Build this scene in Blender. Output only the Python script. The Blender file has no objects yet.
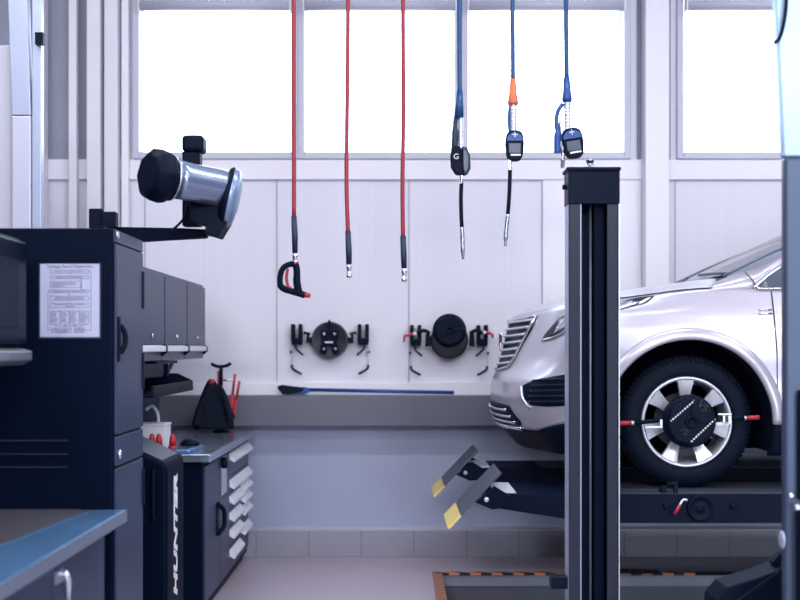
import bpy, math, random
from mathutils import Vector, Matrix
random.seed(4)
PI = math.pi
C = bpy.context.scene.collection
F, HX, HY, EYE = 1200.0, 400.0, 348.0, 1.53

def P(px, py, Y):
    return Vector(((px - HX) * Y / F, Y, EYE - (py - HY) * Y / F))

# ---------------------------------------------------------------- materials
_m = {}
def mat(name, col, rough=0.5, metal=0.0, coat=0.0, noise=0.0, scale=6.0, stretch=(1, 1, 1), bump=0.0,
        emis=None, estr=0.0, spec=0.5, rvar=0.0, col2=None):
    if name in _m: return _m[name]
    m = bpy.data.materials.new(name); m.use_nodes = True
    nt = m.node_tree; b = nt.nodes['Principled BSDF']
    b.inputs['Base Color'].default_value = (*col, 1)
    b.inputs['Roughness'].default_value = rough
    b.inputs['Metallic'].default_value = metal
    b.inputs['Specular IOR Level'].default_value = spec
    b.inputs['Coat Weight'].default_value = coat
    b.inputs['Coat Roughness'].default_value = 0.06
    if emis:
        b.inputs['Emission Color'].default_value = (*emis, 1)
        b.inputs['Emission Strength'].default_value = estr
    tc = nt.nodes.new('ShaderNodeTexCoord'); mp = nt.nodes.new('ShaderNodeMapping')
    mp.inputs['Scale'].default_value = stretch
    nt.links.new(tc.outputs['Object'], mp.inputs['Vector'])
    nz = nt.nodes.new('ShaderNodeTexNoise'); nz.inputs['Scale'].default_value = scale
    nz.inputs['Detail'].default_value = 5
    nt.links.new(mp.outputs['Vector'], nz.inputs['Vector'])
    mx = nt.nodes.new('ShaderNodeMix'); mx.data_type = 'RGBA'
    n = max(noise, 0.02)
    c2 = col2 if col2 else tuple(max(0, c * (1 + n)) for c in col)
    mx.inputs['A'].default_value = (*[c * (1 - n) for c in col], 1)
    mx.inputs['B'].default_value = (*c2, 1)
    nt.links.new(nz.outputs['Fac'], mx.inputs['Factor'])
    nt.links.new(mx.outputs['Result'], b.inputs['Base Color'])
    if rvar:
        mr = nt.nodes.new('ShaderNodeMapRange')
        mr.inputs['To Min'].default_value = max(0.02, rough - rvar); mr.inputs['To Max'].default_value = min(1, rough + rvar)
        nt.links.new(nz.outputs['Fac'], mr.inputs['Value']); nt.links.new(mr.outputs['Result'], b.inputs['Roughness'])
    if bump:
        bp = nt.nodes.new('ShaderNodeBump'); bp.inputs['Strength'].default_value = bump
        bp.inputs['Distance'].default_value = 0.01
        nt.links.new(nz.outputs['Fac'], bp.inputs['Height']); nt.links.new(bp.outputs['Normal'], b.inputs['Normal'])
    _m[name] = m
    return m

def stripe_mat(name, c1, c2, period, direction, rough=0.6, duty=0.5):
    m = mat(name, c1, rough); nt = m.node_tree; b = nt.nodes['Principled BSDF']
    tc = nt.nodes.new('ShaderNodeTexCoord'); d = nt.nodes.new('ShaderNodeVectorMath'); d.operation = 'DOT_PRODUCT'
    d.inputs[1].default_value = direction
    nt.links.new(tc.outputs['Object'], d.inputs[0])
    a = nt.nodes.new('ShaderNodeMath'); a.operation = 'DIVIDE'; a.inputs[1].default_value = period
    nt.links.new(d.outputs['Value'], a.inputs[0])
    f = nt.nodes.new('ShaderNodeMath'); f.operation = 'FRACT'; nt.links.new(a.outputs[0], f.inputs[0])
    g = nt.nodes.new('ShaderNodeMath'); g.operation = 'GREATER_THAN'; g.inputs[1].default_value = duty
    nt.links.new(f.outputs[0], g.inputs[0])
    mx = nt.nodes.new('ShaderNodeMix'); mx.data_type = 'RGBA'
    mx.inputs['A'].default_value = (*c1, 1); mx.inputs['B'].default_value = (*c2, 1)
    nt.links.new(g.outputs[0], mx.inputs['Factor']); nt.links.new(mx.outputs['Result'], b.inputs['Base Color'])
    return m

def glass_mat(name, tint, gloss=0.15, rough=0.02):
    m = bpy.data.materials.new(name); m.use_nodes = True; nt = m.node_tree
    nt.nodes.remove(nt.nodes['Principled BSDF']); out = nt.nodes['Material Output']
    t = nt.nodes.new('ShaderNodeBsdfTransparent'); t.inputs[0].default_value = (*tint, 1)
    g = nt.nodes.new('ShaderNodeBsdfGlossy'); g.inputs['Roughness'].default_value = rough
    lw = nt.nodes.new('ShaderNodeLayerWeight'); lw.inputs['Blend'].default_value = gloss
    mx = nt.nodes.new('ShaderNodeMixShader')
    nt.links.new(lw.outputs['Fresnel'], mx.inputs[0]); nt.links.new(t.outputs[0], mx.inputs[1])
    nt.links.new(g.outputs[0], mx.inputs[2]); nt.links.new(mx.outputs[0], out.inputs[0])
    return m

WALL = mat('wall_panel_white', (.72, .71, .80), .55, noise=.04, scale=5, stretch=(9, 9, .12), bump=.12)
TRIMW = mat('white_trim', (.80, .78, .85), .45, noise=.02)
FRAMEM = mat('window_frame_grey', (.52, .52, .62), .4)
LOWWALL = mat('lower_wall_grey', (.35, .39, .53), .28, noise=.05, scale=2, spec=.5)
CONC = mat('grey_ledge', (.12, .125, .165), .55, noise=.08, scale=12)
CONC2 = mat('grey_base', (.31, .305, .37), .5, noise=.06, scale=9)
FLOORM = mat('epoxy_floor', (.45, .39, .46), .38, noise=.07, scale=3, spec=.4, rvar=.06)
CEIL = mat('ceiling_paint', (.78, .78, .82), .8)
SIDEW = mat('side_wall_paint', (.12, .14, .19), .7)
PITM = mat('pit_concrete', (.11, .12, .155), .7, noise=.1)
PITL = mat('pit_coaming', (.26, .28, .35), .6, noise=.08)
NAVY = mat('navy_black_paint', (.0008, .0040, .016), .5, noise=.1, spec=.06)
NAVYG = mat('dark_door_paint', (.022, .036, .082), .35, noise=.06, spec=.3, metal=.1)
BLACK = mat('black_plastic', (.0018, .0056, .018), .5, noise=.1, spec=.1)
RUBBER = mat('tyre_rubber', (.0016, .0054, .016), .65, noise=.15, scale=30, bump=.15, spec=.15)
STEEL = mat('brushed_steel', (.42, .46, .55), .28, metal=1, noise=.05, scale=8, stretch=(1, 12, 1), rvar=.08)
STEELTOP = mat('worktop_steel', (.15, .34, .62), .22, metal=.6, noise=.12, scale=5, stretch=(4, 1, 1), rvar=.08)
BENCHTOP = mat('bench_top_steel', (.34, .41, .54), .2, metal=.75, noise=.12, scale=5, stretch=(1, 3, 1), rvar=.06)
EDGEST = mat('worktop_edge_steel', (.22, .27, .38), .3, metal=.5, noise=.06)
ALU = mat('aluminium', (.72, .74, .82), .3, metal=.85, noise=.04)
ALUW = mat('silver_handle', (.80, .80, .88), .4, metal=.1)
CHROME = mat('chrome', (.85, .87, .92), .08, metal=1)
ALLOY = mat('machined_alloy', (.74, .76, .84), .32, metal=.45, noise=.04, scale=20)
PAINT = mat('pearl_silver_paint', (.50, .48, .555), .28, metal=.4, coat=.45, noise=.02, scale=40)
DARKGL = mat('dark_glass', (.008, .012, .025), .08, spec=.8)
LAMPGL = mat('lamp_lens', (.35, .38, .45), .08, metal=.6, coat=1)
LINER = mat('wheel_liner', (.0015, .003, .009), .9, spec=.05)
LIFT = mat('lift_navy_steel', (.0014, .0055, .020), .5, noise=.12, scale=4, spec=.1)
LIFTG = mat('lift_grey_steel', (.017, .021, .038), .32, metal=.15, spec=.25, noise=.08, scale=3, stretch=(1, 1, .2))
FLAPM = mat('ramp_flap_steel', (.085, .10, .14), .42, metal=.5, noise=.1, scale=5)
YEL = mat('yellow_paint', (.78, .62, .20), .6, noise=.05)
RED = mat('red_hose_rubber', (.30, .015, .035), .45, noise=.08)
REDP = mat('red_plastic', (.45, .02, .04), .45, noise=.05)
BLUEH = mat('blue_hose_rubber', (.006, .055, .17), .4, noise=.06)
BLUEP = mat('blue_plastic', (.008, .065, .26), .4, noise=.05)
ORANGE = mat('orange_sleeve', (.72, .16, .07), .5, noise=.05)
NAVSL = mat('dark_blue_sleeve', (.006, .018, .055), .5, noise=.1)
LCD = mat('meter_display', (.06, .08, .13), .3)
WHITEP = mat('white_print', (.80, .81, .86), .5)
PAPER = mat('paper_sheet', (.44, .46, .62), .7, noise=.02)
INK = mat('ink', (.06, .07, .14), .7)
CLOTH = mat('dark_cloth', (.010, .014, .028), .95, noise=.2, spec=.1, scale=20, bump=.3)
MATM = mat('worktop_mat', (.055, .052, .068), .5, noise=.12, scale=9)
WSTEEL = mat('pale_blue_steel', (.42, .47, .62), .35, metal=.3, noise=.06, scale=3)
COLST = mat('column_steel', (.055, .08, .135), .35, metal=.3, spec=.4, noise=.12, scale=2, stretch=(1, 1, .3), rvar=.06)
COLUP = mat('column_steel_reflection', (.34, .50, .74), .3, metal=.2, noise=.05)  # bright reflection on the column top put into a paler colour
GLASS = glass_mat('window_glass', (.97, .98, 1), .1)
CARGL = glass_mat('car_glass', (.92, .95, .98), .5)
TINTGL = glass_mat('tinted_car_glass', (.62, .68, .74), .2)

# ---------------------------------------------------------------- mesh builder
class MB:
    def __init__(s): s.v = []; s.f = []; s.sm = []
    def add(s, vs, fs, smooth=False):
        n = len(s.v); s.v += [Vector(v) for v in vs]
        for f in fs: s.f.append([i + n for i in f]); s.sm.append(smooth)
        return s
    def box(s, a, b):
        x0, y0, z0 = [min(a[i], b[i]) for i in range(3)]; x1, y1, z1 = [max(a[i], b[i]) for i in range(3)]
        return s.add([(x0, y0, z0), (x1, y0, z0), (x1, y1, z0), (x0, y1, z0), (x0, y0, z1), (x1, y0, z1), (x1, y1, z1), (x0, y1, z1)],
                     [(0, 3, 2, 1), (4, 5, 6, 7), (0, 1, 5, 4), (1, 2, 6, 5), (2, 3, 7, 6), (3, 0, 4, 7)])
    def bar(s, p, q, w, t, up=(0, 0, 1)):
        p, q = Vector(p), Vector(q); d = (q - p).normalized(); u = Vector(up)
        a = d.cross(u)
        if a.length < 1e-4: a = d.cross(Vector((1, 0, 0)))
        a.normalize(); b = a.cross(d)
        vs = [e + a * sx * w / 2 + b * sy * t / 2 for e in (p, q) for sx, sy in ((-1, -1), (1, -1), (1, 1), (-1, 1))]
        return s.add(vs, [(0, 1, 2, 3), (7, 6, 5, 4), (0, 4, 5, 1), (1, 5, 6, 2), (2, 6, 7, 3), (3, 7, 4, 0)])
    def tube(s, pts, r, n=10, caps=True):
        pts = [Vector(p) for p in pts]; rs = r if isinstance(r, (list, tuple)) else [r] * len(pts)
        rings = []; prev = None
        for i, p in enumerate(pts):
            d = (pts[min(i + 1, len(pts) - 1)] - pts[max(i - 1, 0)]).normalized()
            if prev is None:
                prev = d.cross(Vector((0, 1, 0)))
                if prev.length < 1e-3: prev = d.cross(Vector((1, 0, 0)))
            prev = (prev - d * prev.dot(d)).normalized(); b = d.cross(prev)
            rings.append([p + (prev * math.cos(k * 2 * PI / n) + b * math.sin(k * 2 * PI / n)) * rs[i] for k in range(n)])
        vs = [v for r_ in rings for v in r_]; fs = []
        for i in range(len(pts) - 1):
            for k in range(n):
                fs.append((i * n + k, i * n + (k + 1) % n, (i + 1) * n + (k + 1) % n, (i + 1) * n + k))
        s.add(vs, fs, True)
        if caps:
            s.add(rings[0], [tuple(range(n))[::-1]]); s.add(rings[-1], [tuple(range(n))])
        return s
    def lathe(s, o, ax, prof, n=32, caps=True, ref=None):
        """prof: (r, t) along the axis ax from o"""
        o = Vector(o); ax = Vector(ax).normalized()
        a = ax.cross(Vector((0, 0, 1)) if abs(ax.z) < .9 else Vector((1, 0, 0))).normalized(); b = ax.cross(a)
        vs = [o + ax * t + (a * math.cos(k * 2 * PI / n) + b * math.sin(k * 2 * PI / n)) * r for r, t in prof for k in range(n)]
        fs = [(i * n + k, i * n + (k + 1) % n, (i + 1) * n + (k + 1) % n, (i + 1) * n + k) for i in range(len(prof) - 1) for k in range(n)]
        s.add(vs, fs, True)
        if caps:
            s.add(vs[:n], [tuple(range(n))[::-1]]); s.add(vs[-n:], [tuple(range(n))])
        return s
    def prism(s, poly, d, smooth=False):
        """poly: 3D points, extruded by vector d"""
        poly = [Vector(p) for p in poly]; d = Vector(d); n = len(poly)
        s.add(poly + [p + d for p in poly], [tuple(range(n))[::-1], tuple(range(n, 2 * n))])
        s.add(poly + [p + d for p in poly], [(i, (i + 1) % n, n + (i + 1) % n, n + i) for i in range(n)], smooth)
        return s
    def grid(s, rows, close=False, smooth=True):
        n = len(rows[0]); vs = [p for r in rows for p in r]; fs = []
        for i in range(len(rows) - 1):
            for k in range(n if close else n - 1):
                fs.append((i * n + k, i * n + (k + 1) % n, (i + 1) * n + (k + 1) % n, (i + 1) * n + k))
        return s.add(vs, fs, smooth)
    def pieces(s):
        par = {}
        def find(a):
            while par.setdefault(a, a) != a: par[a] = par[par[a]]; a = par[a]
            return a
        key = [tuple(round(c, 4) for c in v) for v in s.v]
        for f in s.f:
            for i in f[1:]: par[find(key[i])] = find(key[f[0]])
        out = {}
        for f, sm in zip(s.f, s.sm):
            m = out.setdefault(find(key[f[0]]), MB()); m.add([s.v[i] for i in f], [tuple(range(len(f)))], sm)
        return list(out.values())
    def build(s, name, m, parent=None, loc=None, bevel=0, solid=0, seg=2, split=False):
        if split: return [p.build(name, m, parent, loc, bevel, solid, seg) for p in s.pieces()][0]
        off = Vector(loc) if loc is not None else (parent_origin(parent) if parent else Vector((0, 0, 0)))
        me = bpy.data.meshes.new(name)
        me.from_pydata([tuple(v - off) for v in s.v], [], s.f)
        me.polygons.foreach_set('use_smooth', s.sm); me.update()
        import bmesh
        bm = bmesh.new(); bm.from_mesh(me)
        bmesh.ops.remove_doubles(bm, verts=bm.verts, dist=1e-5)
        bmesh.ops.recalc_face_normals(bm, faces=bm.faces); bm.to_mesh(me); bm.free()
        me.materials.append(m)
        o = bpy.data.objects.new(name, me); C.objects.link(o)
        if parent: o.parent = parent; ORG[o] = off
        else: o.location = off; ORG[o] = off
        if solid:
            md = o.modifiers.new('s', 'SOLIDIFY'); md.thickness = solid; md.offset = 0
        if bevel:
            md = o.modifiers.new('b', 'BEVEL'); md.width = bevel; md.segments = seg; md.limit_method = 'ANGLE'
            md.angle_limit = math.radians(40)
        return o
ORG = {}
def parent_origin(p): return ORG[p]

def tag(o, label=None, cat=None, group=None, kind=None):
    if label: o['label'] = label
    if cat: o['category'] = cat
    if group: o['group'] = group
    if kind: o['kind'] = kind
    return o
def thing(name, loc, label, cat, group=None):
    o = bpy.data.objects.new(name, None); C.objects.link(o); o.empty_display_size = .1
    o.location = loc; ORG[o] = Vector(loc)
    return tag(o, label, cat, group)
def struct(name, mb, m, bevel=0):
    return tag(mb.build(name, m, bevel=bevel), kind='structure')
def cat_rom(pts, n=6):
    pts = [Vector(p) for p in pts]; out = []
    for i in range(len(pts) - 1):
        p0, p1, p2, p3 = pts[max(i - 1, 0)], pts[i], pts[i + 1], pts[min(i + 2, len(pts) - 1)]
        for k in range(n):
            t = k / n
            out.append(.5 * ((2 * p1) + (p2 - p0) * t + (2 * p0 - 5 * p1 + 4 * p2 - p3) * t * t + (3 * p1 - p0 - 3 * p2 + p3) * t ** 3))
    out.append(pts[-1]); return out
def text_mesh(body, size, mtx, name, m, parent=None, extrude=.0008, shear=0, sx=1.0, align='CENTER', bold=0):
    cu = bpy.data.curves.new('txt', 'FONT'); cu.body = body; cu.size = size; cu.extrude = extrude; cu.shear = shear; cu.offset = bold
    cu.align_x = align; cu.align_y = 'CENTER'
    to = bpy.data.objects.new('txt', cu); C.objects.link(to)
    dg = bpy.context.evaluated_depsgraph_get(); ev = to.evaluated_get(dg); me = bpy.data.meshes.new_from_object(ev)
    off = parent_origin(parent) if parent else Vector((0, 0, 0))
    M = Matrix.Translation(-off) @ mtx @ Matrix.Diagonal((sx, 1, 1, 1))
    me.transform(M); me.materials.clear(); me.materials.append(m)
    bpy.data.objects.remove(to); bpy.data.curves.remove(cu)
    o = bpy.data.objects.new(name, me); C.objects.link(o)
    if parent: o.parent = parent
    return o
def frame_mtx(o, x, y):
    x = Vector(x).normalized(); y = Vector(y).normalized(); z = x.cross(y); m = Matrix.Identity(4)
    for i in range(3): m[i][0], m[i][1], m[i][2], m[i][3] = x[i], y[i], z[i], o[i]
    return m
def interp(x, xs, ys):
    if x <= xs[0]: return ys[0]
    for i in range(len(xs) - 1):
        if x <= xs[i + 1]:
            t = (x - xs[i]) / (xs[i + 1] - xs[i]); return ys[i] + (ys[i + 1] - ys[i]) * t
    return ys[-1]

# ================================================================ ROOM
XL, XR, YB, YF, ZT = -5.0, 8.5, -6.0, 9.0, 5.2
PX0, PX1, PY0, PY1, PD = .23, 7.4, 6.05, 8.16, .5
f = MB()
for a, b in (((XL, YB, -.6), (PX0, YF + .3, 0)), ((PX0, YB, -.6), (XR, PY0, 0)), ((PX0, PY1, -.6), (XR, YF + .3, 0)),
             ((PX1, PY0, -.6), (XR, PY1, 0)), ((PX0, PY0, -.75), (PX1, PY1, -PD))):
    f.box(a, b)
struct('floor', f, FLOORM)
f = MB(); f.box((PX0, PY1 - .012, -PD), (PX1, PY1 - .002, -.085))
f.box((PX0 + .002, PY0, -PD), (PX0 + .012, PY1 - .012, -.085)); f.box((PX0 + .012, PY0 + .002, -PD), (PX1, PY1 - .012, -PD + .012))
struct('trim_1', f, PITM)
f = MB(); f.box((PX0, PY1 - .02, -.085), (PX1, PY1 - .002, -.004)); f.box((PX0 + .002, PY0, -.085), (PX0 + .02, PY1 - .02, -.004))
struct('trim_2', f, PITL)
HZ = stripe_mat('hazard_stripes', (.70, .27, .14), (.012, .015, .03), .145, (1, 1.6, 0))
HZ2 = stripe_mat('hazard_stripes_fine', (.70, .33, .20), (.012, .015, .03), .052, (.15, 1, 0))
struct('trim_3', MB().box((PX0 - .012, PY1 - .03, -.01), (2.0, PY1 + .02, .006)), HZ)
struct('trim_4', MB().box((PX0 - .012, PY0, -.001), (PX0 + .055, PY1 - .03, .006)), HZ2)
struct('trim_5', MB().box((2.0, PY1 - .03, -.01), (PX1, PY1 + .012, .006)), BLACK)

ZS, ZW = 2.945, 4.25
wb = MB()
OPEN = [(-3.9, -2.34), (-2.0, 1.725), (2.07, 3.42), (3.9, 6.2)]
xs = XL
for a, b in OPEN:
    wb.box((xs, YF, 1.2), (a, YF + .3, ZT)); wb.box((a, YF, 1.2), (b, YF + .3, ZS)); wb.box((a, YF, ZW), (b, YF + .3, ZT)); xs = b
wb.box((xs, YF, 1.2), (XR, YF + .3, ZT))
struct('wall_back', wb, WALL)
struct('trim_6', MB().box((XL, 8.95, .17), (XR, 9.3, .98)), LOWWALL)        # lower painted wall
lg = MB().box((XL, 8.785, .959), (XR, 9.25, 1.18))
struct('trim_7', lg, CONC, .004)
struct('trim_8', MB().box((XL, 8.97, 1.18), (XR, 8.999, 1.27)), TRIMW)
struct('trim_20', MB().box((XL, 8.786, .1955), (XR, 8.949, .201)), mat('pale_lit_cap', (.55, .55, .66), .5))  # pale colour stands in for the lit strip on top of the base
bb = struct('baseboard_back', MB().box((XL, 8.785, 0), (XR, 8.95, .195)), CONC2, .003)
jm = MB()
for k in range(-12, 24):
    jm.box((k * .385 + .1, 8.7835, .004), (k * .385 + .104, 8.786, .19))
struct('trim_9', jm, mat('joint_grey', (.10, .10, .12), .7))
# sill band and panel seams
struct('trim_10', MB().box((XL, 8.972, 2.79), (XR, 8.999, 2.94)), TRIMW, .004)
sm = MB()
for px in (145, 277, 409, 542, 675, 808, 12):
    X = (px - 400) * .0075; sm.box((X - .004, 8.992, 1.27), (X + .004, 8.9995, 2.79))
struct('trim_11', sm, mat('seam_grey', (.40, .40, .48), .6))
# columns in front of the wall
def column(n, x0, x1, y0=8.84):
    struct(n, MB().box((x0, y0, 1.18), (x1, 8.97, ZT)), TRIMW, .006)
column('trim_12', 1.81, 1.985); column('trim_13', -2.31, -2.21); column('trim_14', -2.185, -2.09, 8.86)
column('trim_15', -2.70, -2.63, 8.84); column('trim_16', -2.46, -2.40, 8.9)
column('trim_17', -2.075, -2.02, 8.93)
d = MB()
for a, b in ((1.775, 1.805), (1.99, 2.025)):
    d.box((a, 8.985, 2.94), (b, 8.999, ZT))
struct('trim_18', d, mat('slot_grey', (.22, .22, .30), .7))
p = MB().box((1.07, 8.985, 1.27), (1.81, 8.999, 2.79))
struct('trim_19', p, TRIMW)
# windows
def window(n, a, b, gl=None):
    fr = MB(); t = .05
    z0, z1 = ZS, ZW
    fr.box((a, 8.96, z0), (a + t, 9.12, z1)); fr.box((b - t, 8.96, z0), (b, 9.12, z1))
    fr.box((a + t, 8.96, z0), (b - t, 9.12, z0 + t)); fr.box((a + t, 8.96, z1 - t), (b - t, 9.12, z1))
    w = struct('window_%d' % n, fr, FRAMEM, .006)
    MB().box((a + t, 9.03, z0 + t), (b - t, 9.036, z1 - t)).build('window_pane', gl or GLASS, w)
    return w
window(1, -2.0, -.765); window(2, -.765, .46); window(3, .46, 1.725); window(4, 2.07, 3.42)
struct('window_5', MB().box((-3.9, 9.05, ZS), (-2.34, 9.1, ZW)), mat('grey_infill_panel', (.33, .34, .43), .6))
window(6, 3.9, 6.2)
names = ['at the top of the leftmost window', 'at the top of the second window, above the red hoses',
         'at the top of the third window, behind the meter hoses', 'at the top of the rightmost window beside the steel column']
for (a, b), nm in zip(((-1.94, -.81), (-.72, .42), (.50, 1.67), (2.12, 3.37)), names):
    t = thing('roller_blind', ((a + b) / 2, 8.92, 4.1), 'rolled-up grey roller blind ' + nm, 'blind', 'roller blinds over the windows')
    MB().tube([(a + .01, 8.91, 4.075), (b - .01, 8.91, 4.075)], .042, 20).build('blind_roll', FRAMEM, t)
    e = MB(); 
    for x in (a, b - .01): e.box((x, 8.87, 4.03), (x + .01, 8.959, 4.14))
    e.build('end_bracket', TRIMW, t, split=True)
# other walls and ceiling
struct('wall_left', MB().box((XL - .2, YB, 0), (XL, YF, ZT)), SIDEW)
struct('wall_right', MB().box((XR, YB, 0), (XR + .2, YF, ZT)), SIDEW)
struct('wall_front', MB().box((XL, YB - .2, 0), (3.0, YB, ZT)).box((3.0, YB - .2, 3.3), (8.2, YB, ZT)).box((8.2, YB - .2, 0), (XR, YB, ZT)), SIDEW)  # opening on the right is added, lets in low frontal daylight
struct('trim_21', MB().box((XL, YB - 9, -.3), (XR + 6, YB - .2, -.02)), mat('yard_concrete', (.4, .4, .42), .8))
struct('ceiling', MB().box((XL - .2, YB - .2, ZT), (XR + .2, YF + .3, ZT + .2)), CEIL)

# ================================================================ CABINET RUN, LEFT
def overhead(y0, y1, label):
    t = thing('overhead_cabinet', (-1.55, (y0 + y1) / 2, 1.455), label, 'cabinet', 'dark overhead cabinets with silver pull rails')
    g = .004
    MB().box((-1.74, y0 + g, 1.456), (-1.40, y1 - g, 1.975)).build('body', NAVYG, t, bevel=.004)
    MB().box((-1.40, y0 + .014, 1.55), (-1.382, y1 - .014, 1.955)).build('door', NAVYG, t, bevel=.003)
    h = MB().prism([(-1.40, y0 + .01, 1.55), (-1.372, y0 + .01, 1.54), (-1.372, y0 + .01, 1.51), (-1.40, y0 + .01, 1.505)], (0, y1 - y0 - .02, 0))
    h.build('pull_rail', ALUW, t, bevel=.002)
    e = MB()
    for y in (y0 + .002, y1 - .012): e.prism([(-1.40, y, 1.565), (-1.366, y, 1.54), (-1.366, y, 1.505), (-1.40, y, 1.48)], (0, .009, 0))
    e.build('rail_end_cap', BLACK, t, split=True)
    MB().lathe((-1.382, (y0 + y1) / 2, 1.60), (1, 0, 0), [(.014, 0), (.014, .008), (.006, .009)], 16).build('lock', CHROME, t)
    return t
overhead(6.31, 7.05, 'dark overhead cabinet nearest the tall locker, left of three')
overhead(7.05, 7.79, 'dark overhead cabinet in the middle of the row of three')
overhead(7.79, 8.53, 'dark overhead cabinet at the far right end of the row')
t = thing('overhead_cabinet', (-1.57, 4.0, 1.46), 'glossy dark overhead cabinet cut by the left edge, before the tall locker', 'cabinet')
MB().box((-1.9, 3.5, 1.50), (-1.42, 4.5, 1.94)).build('body', NAVY, t, bevel=.012)
MB().box((-1.42, 3.53, 1.545), (-1.395, 4.485, 1.925)).build('door', mat('gloss_navy_door', (.0012, .0045, .018), .35, spec=.12), t, bevel=.008)
MB().box((-1.395, 3.62, 1.60), (-1.391, 4.38, 1.85)).build('door_reflection', mat('reflection_grey', (.008, .012, .028), .5, spec=.1), t, bevel=.002)  # grey reflection on the glossy door, made as a thin coloured rectangle
MB().prism([(-1.42, 3.52, 1.53), (-1.380, 3.52, 1.518), (-1.380, 3.52, 1.485), (-1.42, 3.52, 1.465)], (0, .985, 0)).build('pull_rail', ALU, t, bevel=.004)
# back panel
struct('wall_partition', MB().box((-1.80, 5.28, 0), (-1.745, 8.70, 1.95)), NAVYG)

# tray under overhead cabinets
t = thing('hanging_tray', (-1.45, 7.1, 1.255), 'black open tray hanging under the overhead cabinets', 'tray')
tr = MB()
tr.box((-1.70, 6.40, 1.262), (-1.315, 7.62, 1.275)); tr.box((-1.70, 6.40, 1.275), (-1.68, 7.62, 1.36))
tr.prism([(-1.68, 7.60, 1.275), (-1.315, 7.60, 1.275), (-1.315, 7.60, 1.325), (-1.41, 7.60, 1.37), (-1.68, 7.60, 1.37)], (0, .02, 0))
tr.box((-1.33, 6.40, 1.275), (-1.315, 7.60, 1.325))
tr.build('tray_shell', BLACK, t, bevel=.003)
MB().box((-1.62, 6.45, 1.36), (-1.40, 7.1, 1.44)).build('mount_block', BLACK, t, bevel=.005)
b_ = MB()
b_.bar((-1.42, 7.49, 1.44), (-1.42, 7.3, 1.37), .012, .03); b_.bar((-1.42, 7.28, 1.44), (-1.42, 7.28, 1.37), .012, .03); b_.box((-1.5, 6.9, 1.435), (-1.4, 7.55, 1.452))
b_.build('hanger', BLACK, t)

# tall locker
LX, LY0, LY1 = -1.125, 4.70, 5.21
t = locker = thing('tall_locker', (-1.6, 4.95, 0), 'tall dark navy steel locker with a taped instruction sheet', 'locker')
MB().box((-2.15, LY0, 0), (LX, LY1, 2.0)).build('body', NAVY, t, bevel=.006)
def door(z0, z1, x=LX, y0=LY0, y1=LY1, m=NAVYG, par=None, name='door'):
    return MB().box((x, y0 + .012, z0), (x + .012, y1 - .012, z1)).build(name, m, par or t, bevel=.004)
MB().box((LX, LY0 + .004, 1.945), (LX + .010, LY1 - .004, 1.995)).build('top_rail', NAVYG, t, bevel=.003)
dr = door(1.19, 1.94)
h = MB().box((LX + .012, 4.725, 1.475), (LX + .020, 4.755, 1.655)); h.build('handle_plate', BLACK, dr, bevel=.004)
h = MB().tube(cat_rom([(LX + .015, 4.765, 1.51), (LX + .028, 4.775, 1.535), (LX + .032, 4.778, 1.565), (LX + .028, 4.775, 1.595), (LX + .015, 4.765, 1.62)], 5), .011, 8)
h.build('door_handle', BLACK, dr)
door(1.065, 1.18, name='drawer')
door(.06, 1.055)
lk = MB().lathe((LX + .012, 4.75, 1.11), (1, 0, 0), [(.018, 0), (.018, .008), (.008, .01)], 16); lk.build('lock', CHROME, t)
lk = MB().lathe((LX + .012, 4.72, 1.975), (1, 0, 0), [(.014, 0), (.014, .006)], 16); lk.build('badge', ALU, t)
hg = MB()
for z in (1.7, 1.35, .85): hg.box((LX + .005, LY1 - .03, z), (LX + .018, LY1 - .005, z + .16))
hg.build('hinge', BLACK, t, bevel=.003, split=True)
lv = MB()
for py in (440.5, 454, 467):
    q = P(0, py, LY0); lv.prism([(-2.0, LY0, q.z - .003), (-2.0, LY0 - .006, q.z - .003), (-2.0, LY0, q.z + .003)], (.70, 0, 0))
lv.build('louvre', mat('louvre_edge', (.02, .028, .05), .25, metal=.3), t, split=True)
# sheet with flow chart
t = thing('instruction_sheet', (-1.29, LY0 - .004, 1.6), 'white printed flow chart sheet taped on the dark locker', 'paper sheet')
a, b = P(40.5, 264, LY0), P(99.5, 337, LY0)
MB().box((a.x, LY0 - .004, b.z), (b.x, LY0 - .0015, a.z)).build('sheet', PAPER, t)
MB().box((a.x - .006, LY0 - .0012, b.z - .006), (b.x + .006, LY0 - .0004, a.z + .003)).build('plastic_sleeve', mat('sleeve', (.05, .06, .10), .2), t)
ink = MB(); SC = 80 / 533.0
def sp(u, v): return P(30 + u * 80 / 533.0, 255 + v * 90 / 600.0, LY0)
def ln(u0, v0, u1, v1, w=2.2):
    p, q = sp(min(u0, u1), min(v0, v1)), sp(max(u0, u1), max(v0, v1)); hw = w * .5 * SC * LY0 / F
    ink.box((p.x - hw, LY0 - .0052, q.z - hw), (q.x + hw, LY0 - .0042, p.z + hw))
def rc(u0, v0, u1, v1):
    ln(u0, v0, u1, v0); ln(u0, v1, u1, v1); ln(u0, v0, u0, v1); ln(u1, v0, u1, v1)
for r_ in ((138, 100, 392, 122), (138, 140, 392, 158), (138, 176, 340, 216), (138, 234, 392, 252), (138, 274, 392, 302), (138, 322, 392, 350),
           (138, 374, 202, 462), (202, 374, 262, 462), (262, 374, 330, 462), (330, 374, 392, 462), (148, 490, 278, 516), (300, 488, 362, 516)): rc(*r_)
ln(408, 110, 408, 500); ln(392, 110, 408, 110); ln(362, 500, 408, 500); ln(122, 240, 122, 500); ln(122, 500, 148, 500); ln(122, 240, 138, 240)
for u, v0, v1 in ((265, 122, 140), (265, 252, 274), (265, 302, 322), (345, 158, 234), (170, 462, 476), (235, 462, 476), (298, 462, 476), (360, 462, 476)): ln(u, v0, u, v1)
ln(170, 476, 360, 476)
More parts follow.
